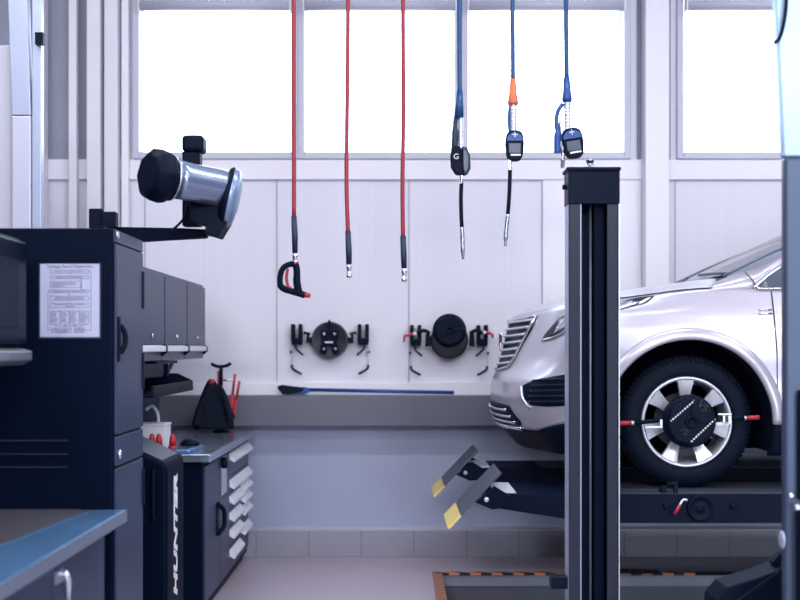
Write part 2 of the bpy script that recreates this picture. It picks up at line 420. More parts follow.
for u0, v, u1 in ((165, 111, 365), (180, 149, 350), (150, 186, 300), (150, 196, 310), (150, 206, 230), (160, 243, 370), (165, 283, 365), (165, 293, 360), (165, 332, 370), (240, 343, 290), (155, 499, 270), (170, 509, 250), (306, 497, 355), (306, 507, 350)):
    u = u0
    while u < u1: w = random.uniform(8, 24); ln(u, v, min(u + w, u1), v, 3.2); u += w + 6
for c0 in (142, 208, 268, 336):
    for k in range(7): ln(c0, 386 + k * 10, c0 + random.uniform(30, 52), 386 + k * 10, 2.6)
ink.build('printed_chart', INK, t)
q = sp(268, 76)
text_mesh('Strategy Based Diagnostics', .0165, frame_mtx((q.x, LY0 - .0047, q.z), (1, 0, 0), (0, 0, 1)), 'printed_title', INK, t, extrude=.0004)

# near counter unit
t = thing('base_cabinet', (-1.45, 3.6, 0), 'dark base cabinet under the steel counter at bottom left', 'cabinet')
MB().box((-1.75, 2.4, 0), (-1.125, 4.52, .872)).build('body', NAVY, t, bevel=.004)
for y0, y1 in ((2.42, 3.1), (3.1, 3.83), (3.83, 4.51)):
    dd = MB().box((-1.125, y0 + .008, .06), (-1.108, y1 - .008, .83)).build('door', NAVYG, t, bevel=.004)
    k = MB().tube([(-1.108, y0 + .06, .80), (-1.085, y0 + .06, .80), (-1.08, y0 + .07, .775), (-1.083, y0 + .08, .70)], [.010, .012, .013, .008], 8)
    k.box((-1.108, y0 + .02, .77), (-1.10, y0 + .10, .81)); k.build('latch_handle', ALU, dd)
t = thing('countertop', (-1.4, 3.6, .872), 'blue-grey steel counter top with dark mat at bottom left', 'countertop')
MB().box((-1.9, 2.3, .874), (-1.035, 4.53, .92)).build('slab', STEELTOP, t, bevel=.006)
MB().box((-1.0345, 2.3, .876), (-1.031, 4.532, .919)).build('front_edge', EDGEST, t)
t = tag(MB().prism([(x, y, .9203) for x, y in ((-1.85, 3.3), (-1.33, 3.3), (-1.27, 3.36), (-1.22, 3.9), (-1.19, 4.3), (-1.16, 4.46), (-1.21, 4.50), (-1.85, 4.50))], (0, 0, .005)).build('counter_mat', MATM, loc=(-1.5, 4.1, .9203)),
        'dark brownish rubber mat lying on the near steel counter', 'mat')

# console with lettering
t = thing('machine_console', (-1.35, 6.17, 0), 'dark upright machine console with sloped top and white vertical lettering', 'machine')
cx0, cx1, cy0, cy1 = -1.58, -1.155, 5.95, 6.42
MB().prism([(cx0, cy0, 0), (cx1, cy0, 0), (cx1, cy0, .945), (-1.175, cy0, .965), (cx0, cy0, 1.14)], (0, cy1 - cy0, 0)).build('housing', NAVY, t, bevel=.02, seg=3)
MB().prism([(cx0 + .04, cy0 + .02, 1.128), (cx1 - .03, cy0 + .02, .966), (cx1 - .03, cy0 + .02, .972), (cx0 + .04, cy0 + .02, 1.137)], (0, cy1 - cy0 - .04, 0)).build('top_panel', mat('console_top', (.03, .04, .07), .3), t)
a, b = P(154.5, 472, cy0), P(157.5, 518, cy0)
MB().tube(cat_rom([(a.x, cy0, a.z), (a.x, cy0 - .03, a.z - .01), (a.x, cy0 - .03, b.z + .01), (a.x, cy0, b.z)], 5), .008, 8).build('side_handle', BLACK, t)
text_mesh('HUNTER', .118, frame_mtx((cx1 + .0022, 6.17, .56), (0, 0, 1), (0, -1, 0)), 'lettering', WHITEP, t, extrude=.0015, shear=.25, sx=1.34, bold=.005)

# far bench
t = thing('workbench', (-1.5, 7.74, 0), 'dark workbench cabinet with silver drawer pulls and steel top', 'workbench')
MB().box((-1.74, 6.76, .05), (-1.115, 8.74, .89)).build('body', NAVY, t, bevel=.004)
MB().box((-1.70, 6.80, 0), (-1.14, 8.70, .05)).build('plinth', BLACK, t)
MB().box((-1.742, 6.70, .89), (-1.058, 8.765, .935)).build('top', BENCHTOP, t, bevel=.005)
BX = -1.115
for y0, y1 in ((6.77, 7.31), (7.31, 7.73)):
    dd = MB().box((BX, y0 + .006, .09), (BX + .015, y1 - .006, .86)).build('door', NAVYG, t, bevel=.003)
    if y0 < 7:
        MB().box((BX + .015, 7.19, .40), (BX + .02, 7.28, .60)).build('handle_plate', BLACK, dd)
        MB().tube(cat_rom([(BX + .02, 7.22, .41), (BX + .05, 7.25, .45), (BX + .055, 7.25, .5), (BX + .05, 7.25, .55), (BX + .02, 7.22, .59)], 4), .014, 8).build('door_handle', BLACK, dd)
    else:
        MB().box((BX + .015, 7.40, .62), (BX + .018, 7.60, .80)).build('label_holder', ALU, dd)
        MB().lathe((BX + .015, 7.42, .82), (1, 0, 0), [(.035, 0), (.035, .03), (.02, .035)], 14).build('knob', BLACK, dd)
def drawer(y0, y1, zh, zt, zb):
    dd = MB().box((BX, y0 + .005, zb), (BX + .012, y1 - .005, zt)).build('drawer', NAVYG, t, bevel=.002)
    MB().prism([(BX + .012, y0 + .012, zh + .030), (BX + .050, y0 + .012, zh - .012), (BX + .046, y0 + .012, zh - .03), (BX + .012, y0 + .012, zh - .012)], (0, y1 - y0 - .024, 0)).build('drawer_pull', ALUW, dd, bevel=.002)
for zh, zt, zb in ((.82, .87, .70), (.645, .695, .60)): drawer(7.74, 8.73, zh, zt, zb)
for zh, zt, zb in ((.545, .595, .49), (.435, .485, .38), (.325, .375, .25), (.195, .245, .09)): drawer(7.74, 8.28, zh, zt, zb)
for zh, zt, zb in ((.565, .595, .53), (.485, .525, .45), (.40, .445, .34), (.265, .335, .09)): drawer(8.28, 8.73, zh, zt, zb)

BZ = .9355
# things on the bench
t = thing('parts_box', (-1.5, 7.0, BZ), 'white cardboard box on the workbench behind the red caps', 'box')
MB().box((-1.62, 7.05, BZ), (-1.385, 7.25, BZ + .135)).build('carton', WHITEP, t, bevel=.003)
MB().box((-1.625, 7.045, BZ + .1355), (-1.38, 7.255, BZ + .148)).build('lid', TRIMW, t, bevel=.003)
for i, (px, py, Y, lb) in enumerate(((152, 441, 6.88, 'leftmost red cone-shaped cap bottle before the white box'), (159, 442, 6.86, 'middle red cone-shaped cap bottle before the white box'), (172.5, 443, 6.84, 'rightmost red cone-shaped cap bottle, set apart from the other two'))):
    X = (px - 400) * Y / F
    t = thing('bottle', (X, Y, BZ), lb, 'bottle', 'red capped bottles on the workbench')
    MB().lathe((X, Y, BZ), (0, 0, 1), [(.024, 0), (.026, .004), (.026, .03), (.022, .037)], 20).build('bottle_body', REDP, t)
    MB().lathe((X, Y, BZ + .037), (0, 0, 1), [(.020, 0), (.018, .035), (.012, .062), (.008, .066)], 20).build('cap', REDP, t)
t = thing('tablet_tray', (-1.26, 6.95, BZ), 'flat grey tray on the workbench front corner', 'tray')
MB().prism([(-1.36, 6.78, BZ), (-1.19, 6.78, BZ), (-1.17, 7.15, BZ), (-1.30, 7.15, BZ)], (0, 0, .02)).build('tray_base', STEELTOP, t, bevel=.006)
MB().prism([(-1.34, 6.80, BZ + .02), (-1.21, 6.80, BZ + .02), (-1.19, 7.13, BZ + .02), (-1.285, 7.13, BZ + .02)], (0, 0, .004)).build('rubber_inlay', NAVYG, t)
tag(MB().lathe((-1.235, 7.05, BZ + .0245), (0, 0, 1), [(.055, 0), (.06, .008), (.045, .028), (.02, .036), (.002, .037)], 24).build('scanner_puck', BLACK, loc=(-1.235, 7.05, BZ + .0245)),
    'small black rounded device lying on the grey tray', 'device')
tag(MB().tube(cat_rom([P(146, 410, 7.5), P(152, 406, 7.5), P(157, 412, 7.5), P(158, 422, 7.5), P(152, 431, 7.5), (P(150, 434, 7.5).x, 7.5, BZ + .012)], 6), .011, 8).build('cable_loop', WHITEP, loc=(-1.55, 7.5, BZ)),
    'white curved cable loop standing on the bench beside the locker', 'cable')
# stand with jacket at the bench end
t = thing('clamp_stand', (-1.36, 8.5, BZ), 'black T-shaped clamp stand rising behind the dark jacket', 'stand')
Yj = 8.5
a = P(221, 366, Yj)
MB().lathe((a.x, Yj, BZ), (0, 0, 1), [(.06, 0), (.06, .012), (.02, .018)], 20).build('base', BLACK, t)
MB().tube([(a.x, Yj, BZ + .018), (a.x, Yj, P(0, 385, Yj).z)], .012, 10).build('pole', CHROME, t)
MB().tube([(a.x, Yj, P(0, 385, Yj).z), (a.x, Yj, a.z)], .014, 10).build('shaft', BLACK, t)
MB().tube(cat_rom([P(211, 363.5, Yj), P(216, 366, Yj), P(222, 366.5, Yj), P(227, 365.5, Yj), P(231, 363, Yj)], 5), [.006] + [.012] * 19 + [.006], 8).build('top_fork', BLACK, t)
MB().tube([P(222, 380, Yj), P(233, 380, Yj)], .009, 8).build('cross_arm', ALU, t)
t = thing('jacket', (-1.42, 8.42, BZ), 'dark navy jacket with red collar tab draped beside the clamp stand', 'jacket')
rows = []
cxj, Yc = P(213, 0, 8.40).x, 8.40
prof = [(379, 2.0), (381, 4), (386, 6.5), (393, 9.5), (401, 12.5), (410, 16), (418, 18.5), (425, 19), (429, 18.5)]
for py, hw in prof:
    row = []; n = 28
    z = max(P(0, py, Yc).z, BZ + .002); sh = -1.5 + (py - 379) * .035
    for k in range(n):
        a_ = k * 2 * PI / n; fold = 1 + .12 * math.sin(a_ * 5 + py * .03) * min(1, hw / 9)
        row.append((cxj + (sh + hw * math.cos(a_) * fold) * Yc / F, Yc + .45 * hw * math.sin(a_) * fold * Yc / F, z))
    rows.append(row)
j = MB().grid(rows, close=True); j.add(rows[0], [tuple(range(28))]); j.add(rows[-1], [tuple(range(28))])
j.build('coat_body', CLOTH, t)
sl = MB()
sl.tube(cat_rom([P(219, 384, 8.33), P(224, 395, 8.33), P(228, 408, 8.33), P(231.5, 419, 8.33)], 5), [.012 + .0012 * i for i in range(16)], 10)
sl.tube(cat_rom([P(208, 390, 8.33), P(203, 402, 8.33), P(198, 415, 8.33), P(196.5, 425, 8.33)], 5), [.014 + .0012 * i for i in range(16)], 10)
sl.build('sleeve', CLOTH, t, split=True)
MB().tube([P(210, 383.5, 8.33), P(213.5, 380, 8.33)], .014, 8).build('collar_tab', REDP, t)
for i, (p0, p1, lb) in enumerate((((228.5, 424, 8.62), (235, 374, 8.62), 'left tall red pry bar standing behind the bench jacket'),
                                  ((231, 426, 8.66), (239.5, 381, 8.66), 'right shorter red pry bar leaning near the other bar'))):
    q0 = P(*p0); q0.z = BZ + .012; q1 = P(*p1)
    t = thing('pry_bar', tuple(q0), lb, 'bar', 'red bars on the bench end')
    MB().tube([q0, q0.lerp(q1, .62)], .013, 10).build('bar_grip', REDP, t)
    MB().tube([q0.lerp(q1, .62), q1], [.009, .010], 10).build('bar_shaft', REDP, t)
q0 = P(219.5, 395, 8.6); 
tag(MB().tube([(q0.x, 8.6, BZ + .012), P(218.5, 371, 8.6)], .010, 8).build('red_rod', REDP, loc=(q0.x, 8.6, BZ + .012)), 'thin red rod standing directly behind the jacket and stand', 'rod')

# ================================================================ CAMERA POD
t = thing('pod_bracket', (-1.66, 5.75, 0), 'black steel post and long arm reaching over the locker', 'bracket')
Yp = 6.0
MB().box((-1.495, 5.80, 0), (-1.43, 5.90, 2.12)).build('post', NAVY, t, bevel=.005)
a, b = P(90, 209, Yp), P(119, 229, Yp)
MB().box((a.x, 5.97, b.z), (P(104, 0, Yp).x, 6.0, a.z)).build('mount_box', BLACK, t, bevel=.008)
MB().box((P(104, 0, Yp).x + .001, 5.93, b.z), (b.x, 5.99, a.z - .02)).build('clamp_box', LIFT, t, bevel=.006)
a, b = P(104, 226, Yp), P(211, 233, Yp)
MB().prism([P(100, 226.5, Yp), P(182, 228, Yp), P(211, 229.5, Yp), P(205, 237.5, Yp), P(141, 241, Yp), P(100, 238, Yp)], (0, .07, 0)).build('arm', NAVY, t, bevel=.004)
a, b = P(182, 135, Yp), P(204, 226, Yp)
MB().box((a.x, 6.0, b.z - .0), (P(200, 0, Yp).x, 6.08, a.z - .08)).build('upright', LIFT, t, bevel=.008)
MB().box((a.x, 5.98, a.z - .085), (P(204, 0, Yp).x, 6.1, a.z)).build('upright_cap', LIFT, t, bevel=.02, seg=3)
t = thing('camera_pod', (-1.05, 6.0, 2.3), 'silver barrel-shaped camera pod with black octagonal end cap', 'camera pod')
A = P(160, 176, 5.60); B = P(229, 190, 5.86); ax = (B - A)
L = ax.length; axn = ax.normalized()
MB().lathe(A, axn, [(.095, -.07), (.124, -.045), (.130, .0), (.122, .035), (.10, .045)], 8).build('end_cap', BLACK, t, bevel=.012)
MB().lathe(A + axn * .055, axn, [(.108, -.01), (.108, .005), (.092, .015)], 40).build('collar', STEEL, t)
MB().lathe(A + axn * .085, axn, [(.090, -.01), (.092, .02), (.090, .08), (.092, L - .16), (.094, L - .10)], 48).build('barrel', mat('barrel_silver', (.27, .34, .48), .24, metal=.75), t)
Dc = P(228, 197.5, 5.88); Dn = Vector((1, .12, -.22)).normalized()
MB().lathe(Dc, Dn, [(.120, -.03), (.146, -.012), (.152, .002), (.146, .008)], 48).build('ring', BLACK, t)
MB().lathe(Dc + Dn * .009, Dn, [(.146, 0), (.146, .02), (.12, .038), (.06, .048), (.002, .050)], 48, caps=False).build('dome', mat('pale_dome', (.22, .30, .44), .28, metal=.4), t)
a = P(191, 198, 6.0); b = P(225, 219, 6.0)
MB().prism([P(190, 192, 5.80), P(228, 200, 5.80), P(227, 222, 5.80), P(218, 237, 5.80), P(204, 233, 5.80), P(206, 225, 5.80), P(190, 221, 5.80)], (0, .16, 0)).build('under_housing', BLACK, t, bevel=.004)
MB().tube(cat_rom([P(188, 205, 5.9), P(184, 218, 5.9), P(177, 226, 5.92), P(171, 231, 5.93)], 6), .006, 6).build('cable', BLACK, t)

# ================================================================ LEFT BACKGROUND COLUMN
t = thing('door_track', (-2.2, 7.0, 0), 'pale steel door track column at the far left, bent near its top', 'door track')
Yt = 7.0
MB().prism([P(5, -80, Yt), P(25, -80, Yt), P(30.5, 115, Yt), P(12, 115, Yt)], (0, .06, 0)).build('upper_rail', WSTEEL, t, bevel=.004)
lo = [P(12, 116, Yt), P(30.5, 116, Yt)]
MB().box((lo[0].x, Yt, 0), (lo[1].x, Yt + .06, lo[0].z)).build('lower_rail', mat('track_steel', (.55, .56, .68), .35, metal=.3), t, bevel=.004)
MB().box((lo[1].x + .002, Yt + .02, 0), (P(40, 0, Yt).x, Yt + .08, 4.2)).build('guide', WSTEEL, t, bevel=.004)
MB().box((P(36, 0, Yt).x, Yt - .02, P(0, 45, Yt).z), (P(44, 0, Yt).x, Yt + .018, P(0, 33, Yt).z)).build('sensor_box', BLACK, t)
t = thing('white_panel_cabinet', (-2.4, 7.2, 0), 'tall off-white panel standing behind the leftmost steel rail', 'panel')
MB().box((-3.0, 7.10, 0), (P(12, 0, 7.1).x, 7.16, P(0, 45, 7.1).z)).build('panel_face', mat('dull_white_panel', (.52, .52, .60), .6), t, bevel=.01)
MB().box((-3.0, 7.162, .2), (P(8, 0, 7.1).x, 7.2, P(0, 50, 7.1).z)).build('panel_frame', WSTEEL, t)

# ================================================================ HOSES
ZC = ZT - .12
def hose(t, xs_, Y, y_end, m, r, name='hose'):
    top = P(xs_[0][0], 0, Y); pts = [(top.x, Y, ZC)] + [tuple(P(x, y, Y)) for x, y in xs_]
    MB().tube(cat_rom(pts, 6), r, 10).build(name, m, t)
    MB().lathe((top.x, Y, ZC), (0, 0, 1), [(.05, 0), (.05, .115)], 16).build('ceiling_mount', BLACK, t)
Yh = 7.0
def redhose(xt, pts, ys, label, name='air_hose', cat='hose'):
    t = thing(name, tuple(P(xt, ys[2], Yh)), label, cat, 'red air hoses hanging from the ceiling')
    hose(t, pts, Yh, 0, RED, .0125)
    x1 = pts[-1][0]
    MB().tube([P(x1, ys[0], Yh), P(x1 + .8, ys[0] + 20, Yh), P(x1 + 1, ys[1], Yh)], [.017, .018, .016], 12).build('black_sleeve', NAVSL, t)
    c = MB().lathe(P(x1 + 1, ys[1], Yh), (0.02, 0, -1), [(.010, 0), (.016, .01), (.016, .03), (.012, .035), (.012, .055), (.017, .06), (.017, .075), (.010, .082)], 14)
    c.build('quick_coupler', CHROME, t); return t
redhose(294, [(294, 0), (294, 120), (294, 218)], (216, 253, 262), 'red hose carrying a black pistol-grip tool, leftmost of the three red hoses')
redhose(348, [(348, 0), (347, 120), (346.5, 180), (348, 233)], (231, 264, 277), 'middle red hose ending in a bare silver coupler')
redhose(403, [(403, 0), (403.5, 110), (402.5, 180), (403, 238)], (236, 268, 281), 'rightmost of three red hoses, ending in a bare silver coupler lowest down')
# hook-handled inflator on first hose
t = thing('inflator_handle', tuple(P(294, 280, Yh)), 'black D-shaped trigger handle with red tip on the left red hose', 'air tool')
Q = lambda u, v, dy=0: P(270 + u * 150 / 692, 180 + v * 130 / 600.0, Yh + dy)
MB().tube(cat_rom([Q(122, 392), Q(95, 388), Q(62, 405), Q(48, 440), Q(48, 485), Q(70, 505), Q(105, 515), Q(140, 525), Q(162, 532)], 6),
          [.018] * 6 + [.017] * 18 + [.019] * 12 + [.020] * 12 + [.015], 12).build('handle_loop', BLACK, t)
MB().tube(cat_rom([Q(118, 388), Q(124, 420), Q(124, 470), Q(132, 515)], 6), [.020] * 10 + [.022] * 9, 12).build('front_grip', BLACK, t)
MB().tube(cat_rom([Q(82, 410), Q(76, 450), Q(84, 490), Q(98, 500)], 6), .009, 8).build('trigger', REDP, t)
MB().tube([Q(155, 528), Q(186, 534)], [.018, .013], 12).build('red_tip', REDP, t, split=True)
MB().tube([Q(120, 378), Q(122, 400)], .016, 10).build('red_collar', REDP, t)

Yg = 7.2
def meter(t, c, tilt, w=.062, h=.095, th=.05):
    """rounded dispenser meter head facing the camera"""
    def body(sx, sz, yo, d):
        poly = []
        n = 40
        for k in range(n):
            a = 2 * PI * k / n; e = .62
            x = sx * abs(math.cos(a)) ** e * (1 if math.cos(a) >= 0 else -1); z = sz * abs(math.sin(a)) ** e * (1 if math.sin(a) >= 0 else -1)
            if z < 0: x *= .93
            ct, st = math.cos(tilt), math.sin(tilt)
            poly.append((c.x + x * ct - z * st, c.y + yo, c.z + x * st + z * ct))
        return MB().prism(poly, (0, d, 0), True)
    body(w, h, -th / 2, th).build('meter_body', BLACK, t, bevel=.008, seg=3)
    ct, st = math.cos(tilt), math.sin(tilt)
    R = lambda x, z, y=0: (c.x + x * ct - z * st, c.y + y, c.z + x * st + z * ct)
    poly = [R(w * .88 * math.cos(a), h * .30 + h * .55 * math.sin(a), -th / 2 - .004) for a in [PI * k / 16 for k in range(17)]]
    MB().prism(poly, (0, .004, 0)).build('blue_keypad', BLUEP, t)
    k = MB()
    for (x0, z0, x1, z1) in ((-.016, .062, .016, .066), (-.002, .048, .002, .080)): k.prism([R(x0, z0, -th / 2 - .006), R(x1, z0, -th / 2 - .006), R(x1, z1, -th / 2 - .006), R(x0, z1, -th / 2 - .006)], (0, .002, 0))
    k.build('key_mark', WHITEP, t)
    MB().prism([R(-w * .62, -.045, -th / 2 - .004), R(w * .62, -.045, -th / 2 - .004), R(w * .62, .012, -th / 2 - .004), R(-w * .62, .012, -th / 2 - .004)], (0, .004, 0)).build('display', LCD, t)
    MB().prism([R(-w * .45, -.062, -th / 2 - .004), R(w * .62, -.062, -th / 2 - .004), R(w * .62, -.052, -th / 2 - .004), R(-w * .45, -.052, -th / 2 - .004)], (0, .004, 0)).build('printed_strip', WHITEP, t)
def ribbed(a, b, r, n=9):
    a, b = Vector(a), Vector(b); pr = []; L = (b - a).length
    for k in range(n):
        t0 = L * k / n; pr += [(r * .9, t0), (r, t0 + L / n * .3), (r, t0 + L / n * .7), (r * .9, t0 + L / n * .98)]
    return MB().lathe(a, b - a, pr, 14)
def nozzle(t, pts, y0, y1, y2, y3):
    """silver joint, black flex, silver tip"""
    c = cat_rom([P(x, y, Yg) for x, y in pts], 8); 
    def seg(ya, yb): 
        za, zb = P(0, ya, Yg).z, P(0, yb, Yg).z; return [p for p in c if zb - 1e-4 <= p.z <= za + 1e-4]
    s = seg(y0, y1); MB().tube(s, .011, 10).build('outlet_joint', CHROME, t)
    s = seg(y1 - 3, y2); MB().tube(s, .012, 10).build('flexible_spout', BLACK, t)
    s = seg(y2 - 3, y3); n = len(s); MB().tube(s, [.013 if i < n * .7 else .008 for i in range(n)], 10).build('nozzle_tip', STEEL, t)
# left gun seen from the side
t = thing('oil_dispenser', tuple(P(461, 160, Yg)), 'oil dispenser gun seen edge-on, leftmost of three on blue hoses', 'dispenser gun', 'fluid dispenser guns on blue hoses')
hose(t, [(459.5, 0), (459.5, 60), (459.8, 93)], Yg, 0, BLUEH, .016)
MB().tube([P(459.8, 91, Yg), P(459.5, 105, Yg), P(458.8, 118, Yg)], [.020, .026, .030], 12).build('blue_sleeve', BLUEH, t)
ribbed(P(460.8, 116, Yg), P(461.2, 150, Yg), .018, 8).build('ribbed_pipe', ALU, t)
MB().tube(cat_rom([P(457, 114, Yg), P(455.2, 122, Yg), P(455.0, 138, Yg), P(454, 152, Yg)], 5), [.014] * 8 + [.02] * 8, 10).build('trigger_guard', NAVSL, t)
sh = lambda pts, Y: [P(440 + u * 90 / 540.0, 80 + v * 100 / 600.0, Y) for u, v in pts]
MB().prism(sh([(85, 390), (125, 395), (135, 440), (132, 500), (150, 570), (95, 565), (66, 520), (62, 450), (72, 410)], Yg - .03), (0, .06, 0), True).build('meter_body', BLACK, t, bevel=.01)
MB().prism(sh([(125, 395), (160, 400), (182, 450), (184, 530), (165, 565), (142, 572), (130, 500), (136, 440)], Yg - .02), (0, .045, 0), True).build('side_shell', LIFTG, t, bevel=.008)
MB().prism(sh([(142, 420), (158, 425), (168, 460), (168, 520), (156, 545), (145, 540), (143, 480)], Yg - .026), (0, .01, 0)).build('clear_window', LCD, t)
q = sh([(97, 460)], Yg - .041)[0]
text_mesh('G', .045, frame_mtx(q, (1, 0, 0), (0, 0, 1)), 'printed_letter', WHITEP, t, extrude=.001)
nozzle(t, [(461, 172), (461.5, 180), (461, 195), (461.2, 215), (462.3, 235), (463, 259)], 172, 186, 228, 259)
# middle gun
t = thing('oil_dispenser', tuple(P(514, 145, Yg)), 'oil dispenser gun with an orange sleeve, in the middle of three', 'dispenser gun', 'fluid dispenser guns on blue hoses')
hose(t, [(512.5, 0), (512.8, 40), (513, 80)], Yg, 0, BLUEH, .0135)
MB().tube([P(513, 79, Yg), P(513, 96, Yg), P(513, 103, Yg), P(513, 105, Yg)], [.017, .026, .034, .030], 14).build('orange_sleeve', ORANGE, t)
ribbed(P(513.2, 104, Yg), P(513.5, 132, Yg), .022, 8).build('ribbed_pipe', ALU, t)
MB().tube(cat_rom([P(510, 106, Yg), P(508.8, 114, Yg), P(508.8, 124, Yg), P(509.5, 131, Yg)], 5), .008, 8).build('trigger_guard', BLUEP, t)
meter(t, P(514.5, 146, Yg), 0.0, .056, .092)
nozzle(t, [(510.5, 160), (510, 168), (509.8, 178), (509.2, 195), (508, 212), (506.2, 230), (505.3, 246)], 160, 173, 216, 246)
# right gun
t = thing('oil_dispenser', tuple(P(570, 145, Yg)), 'oil dispenser gun with blue trigger guard above the lift post', 'dispenser gun', 'fluid dispenser guns on blue hoses')
hose(t, [(566, 0), (566.3, 40), (566.7, 78)], Yg, 0, BLUEH, .0145)
MB().tube([P(566.7, 77, Yg), P(567, 92, Yg), P(567, 99, Yg), P(567, 102, Yg)], [.018, .025, .032, .028], 14).build('blue_sleeve', BLUEP, t)
ribbed(P(567.2, 102, Yg), P(567.5, 131, Yg), .021, 8).build('ribbed_pipe', ALU, t)
MB().tube(cat_rom([P(563, 104, Yg), P(558.5, 110, Yg), P(556.3, 120, Yg), P(557.6, 132, Yg), P(557.3, 142, Yg), P(557.5, 153, Yg)], 6), [.013] * 14 + [.015] * 5 + [.022] * 12, 10).build('trigger_guard', BLUEP, t)
MB().tube(cat_rom([P(560.5, 119, Yg), P(561.5, 130, Yg), P(563, 142, Yg), P(562.5, 152, Yg)], 5), .011, 8).build('trigger', ALU, t)
meter(t, P(572.8, 143.5, Yg), .16, .064, .092)
MB().tube([P(563, 150, Yg), P(562.5, 168, Yg)], .012, 10).build('outlet_joint', STEEL, t)

# ================================================================ WALL CLAMPS
Yw = 8.93
def rack(cx, cy, label, sub):
    t = thing('wall_rack', tuple(P(cx, cy, 8.99)), label, 'wall rack', 'wall racks for wheel clamps')
    for s in (-1, 1):
        for k in (29.5, 37):
            x = cx + s * k if s < 0 else cx + s * k
            m = MB(); a, b = P(x - 1.8, cy - 17, Yw), P(x + 1.8, cy + 2, Yw); m.box((a.x, 8.90, b.z), (b.x, 8.995, a.z))
            m.build('upright', BLACK, t, bevel=.006)
        a, b = P(cx + s * 33.2 - 5.2, cy - 3, Yw), P(cx + s * 33.2 + 5.2, cy + 4, Yw)
        MB().box((a.x, 8.92, b.z), (b.x, 8.998, a.z)).build('cup', BLACK, t, bevel=.004)
        MB().tube(cat_rom([P(cx + s * 34.5, cy + 4, Yw), P(cx + s * 33.5, cy + 8, Yw), P(cx + s * 27, cy + 14, Yw - .02)], 5), .0085, 8).build('hook', LIFTG, t)
        MB().tube([P(cx + s * 38, cy + 3, 8.97), P(cx + s * 38, cy + 24, 8.97)], .0025, 6).build('wire', ALU, t)
        MB().tube(cat_rom([P(cx + s * 38, cy + 24, Yw), P(cx + s * 37, cy + 28, Yw), P(cx + s * 28.5, cy + 33, Yw - .02)], 5), .0095, 8).build('lower_hook', LIFTG, t)
        MB().lathe(P(cx + s * 38.5, cy + 11, 8.998), (0, -1, 0), [(.013, 0), (.010, .025)], 12).build('bolt', BLACK, t)
    MB().box((P(cx - 9, 0, 8.99).x, 8.955, P(0, cy + 9, 8.99).z), (P(cx + 9, 0, 8.99).x, 8.999, P(0, cy - 9, 8.99).z)).build('back_plate', BLACK, t)
    return t
rack(330, 341, 'black wall rack with hooks around the flat left round holder', 0)
rack(449, 342, 'black wall rack with hooks carrying the red-tipped wheel clamp', 1)
def dish(cx, cy, r, name, label, Y0=8.95, open_=True):
    t = thing(name, tuple(P(cx, cy, Y0)), label, 'wheel target')
    c = P(cx, cy, Y0); R = r * Y0 / F
    MB().lathe(c, (0, -1, 0), [(R * .9, 0), (R, .01), (R, .03), (R * .93, .042), (R * .88, .030), (R * .2, .028)], 48).build('disc', mat('disc_grey', (.032, .036, .052), .45, noise=.08), t)
    e = MB()
    for s in (-1, 1):
        e.prism([P(cx + s * (r - .5), cy - 2, Y0 - .03), P(cx + s * (r + 3), cy - 3, Y0 - .03), P(cx + s * (r + 1), cy - 7, Y0 - .03), P(cx + s * (r + 8), cy - 9, Y0 - .03),
                 P(cx + s * (r + 8.2), cy - 5, Y0 - .03), P(cx + s * (r + 5), cy - 6, Y0 - .03), P(cx + s * (r + 5.5), cy + 3, Y0 - .03), P(cx + s * (r + .5), cy + 3.5, Y0 - .03)], (0, .03, 0))
    e.build('ear_clip', BLACK, t, bevel=.003, split=True)
    return t
t = dish(330, 340, 18.3, 'round_holder', 'flat round grey holder plate with black slots hanging on the wall, left')
m = MB()
for a, b in (((321.5, 330), (338.5, 339)), ((320.5, 345), (327, 352.5)), ((332, 345), (338.5, 352.5)), ((328.3, 320), (330.6, 331)), ((322, 338), (337, 346))):
    p0, p1 = P(*a, 8.90), P(*b, 8.90); m.box((p0.x, 8.885, p1.z), (p1.x, 8.92, p0.z))
m.build('slot_block', BLACK, t, bevel=.003)
p0, p1 = P(325, 341.5, 8.88), P(333, 343, 8.88)
MB().box((p0.x, 8.876, p1.z), (p1.x, 8.886, p0.z)).build('printed_strip', WHITEP, t)
for a in ((324, 334), (334.5, 334), (323.8, 349), (335.3, 349)):
    MB().lathe(P(*a, 8.884), (0, -1, 0), [(.012, 0), (.012, .006), (.005, .007)], 12).build('screw', STEEL, t)

def clamp_face(t, c, R, rot, yf):
    """dark faceted wheel target, seen face-on towards -Y"""
    def pt(r, a, y): return (c.x + r * math.cos(a + rot), c.y + y, c.z + r * math.sin(a + rot))
    MB().lathe((c.x, c.y, c.z), (0, -1, 0), [(R, 0), (R * 1.0, .035), (R * .95, .05), (R * .2, .052)], 40).build('target_shell', BLACK, t)
    octo = [pt(R * .93, PI / 8 + k * PI / 4, -.052) for k in range(8)]
    MB().prism(octo, (0, -.035, 0)).build('octagon_plate', BLACK, t, bevel=.012)
    MB().lathe((c.x, c.y - .087, c.z), (0, -1, 0), [(R * .24, 0), (R * .24, .012), (R * .15, .014), (R * .15, .004), (R * .02, .004)], 30).build('centre_knob', BLACK, t)
    r3 = MB()
    for k in (PI, PI * .28, -.0 * PI - .35):
        a0 = pt(R * .24, k, -.091); a1 = pt(R * .86, k, -.091)
        r3.bar(a0, a1, .025, .012, (0, 1, 0))
    r3.build('rib', BLACK, t, bevel=.003)
t = thing('wheel_clamp', tuple(P(450, 335, 8.85)), 'black wheel clamp with red arm tips hanging on the wall rack', 'wheel clamp', 'black round wheel clamps with red tipped arms')
c = P(449, 340, 8.93)
MB().lathe(c, (0, -1, 0), [(.13, 0), (.14, .012), (.14, .04), (.12, .05), (.04, .048)], 48).build('backing_disc', mat('disc_dark', (.010, .013, .024), .45), t)
clamp_face(t, P(449.3, 330.5, 8.875), .124, .45, 0)
e = MB()
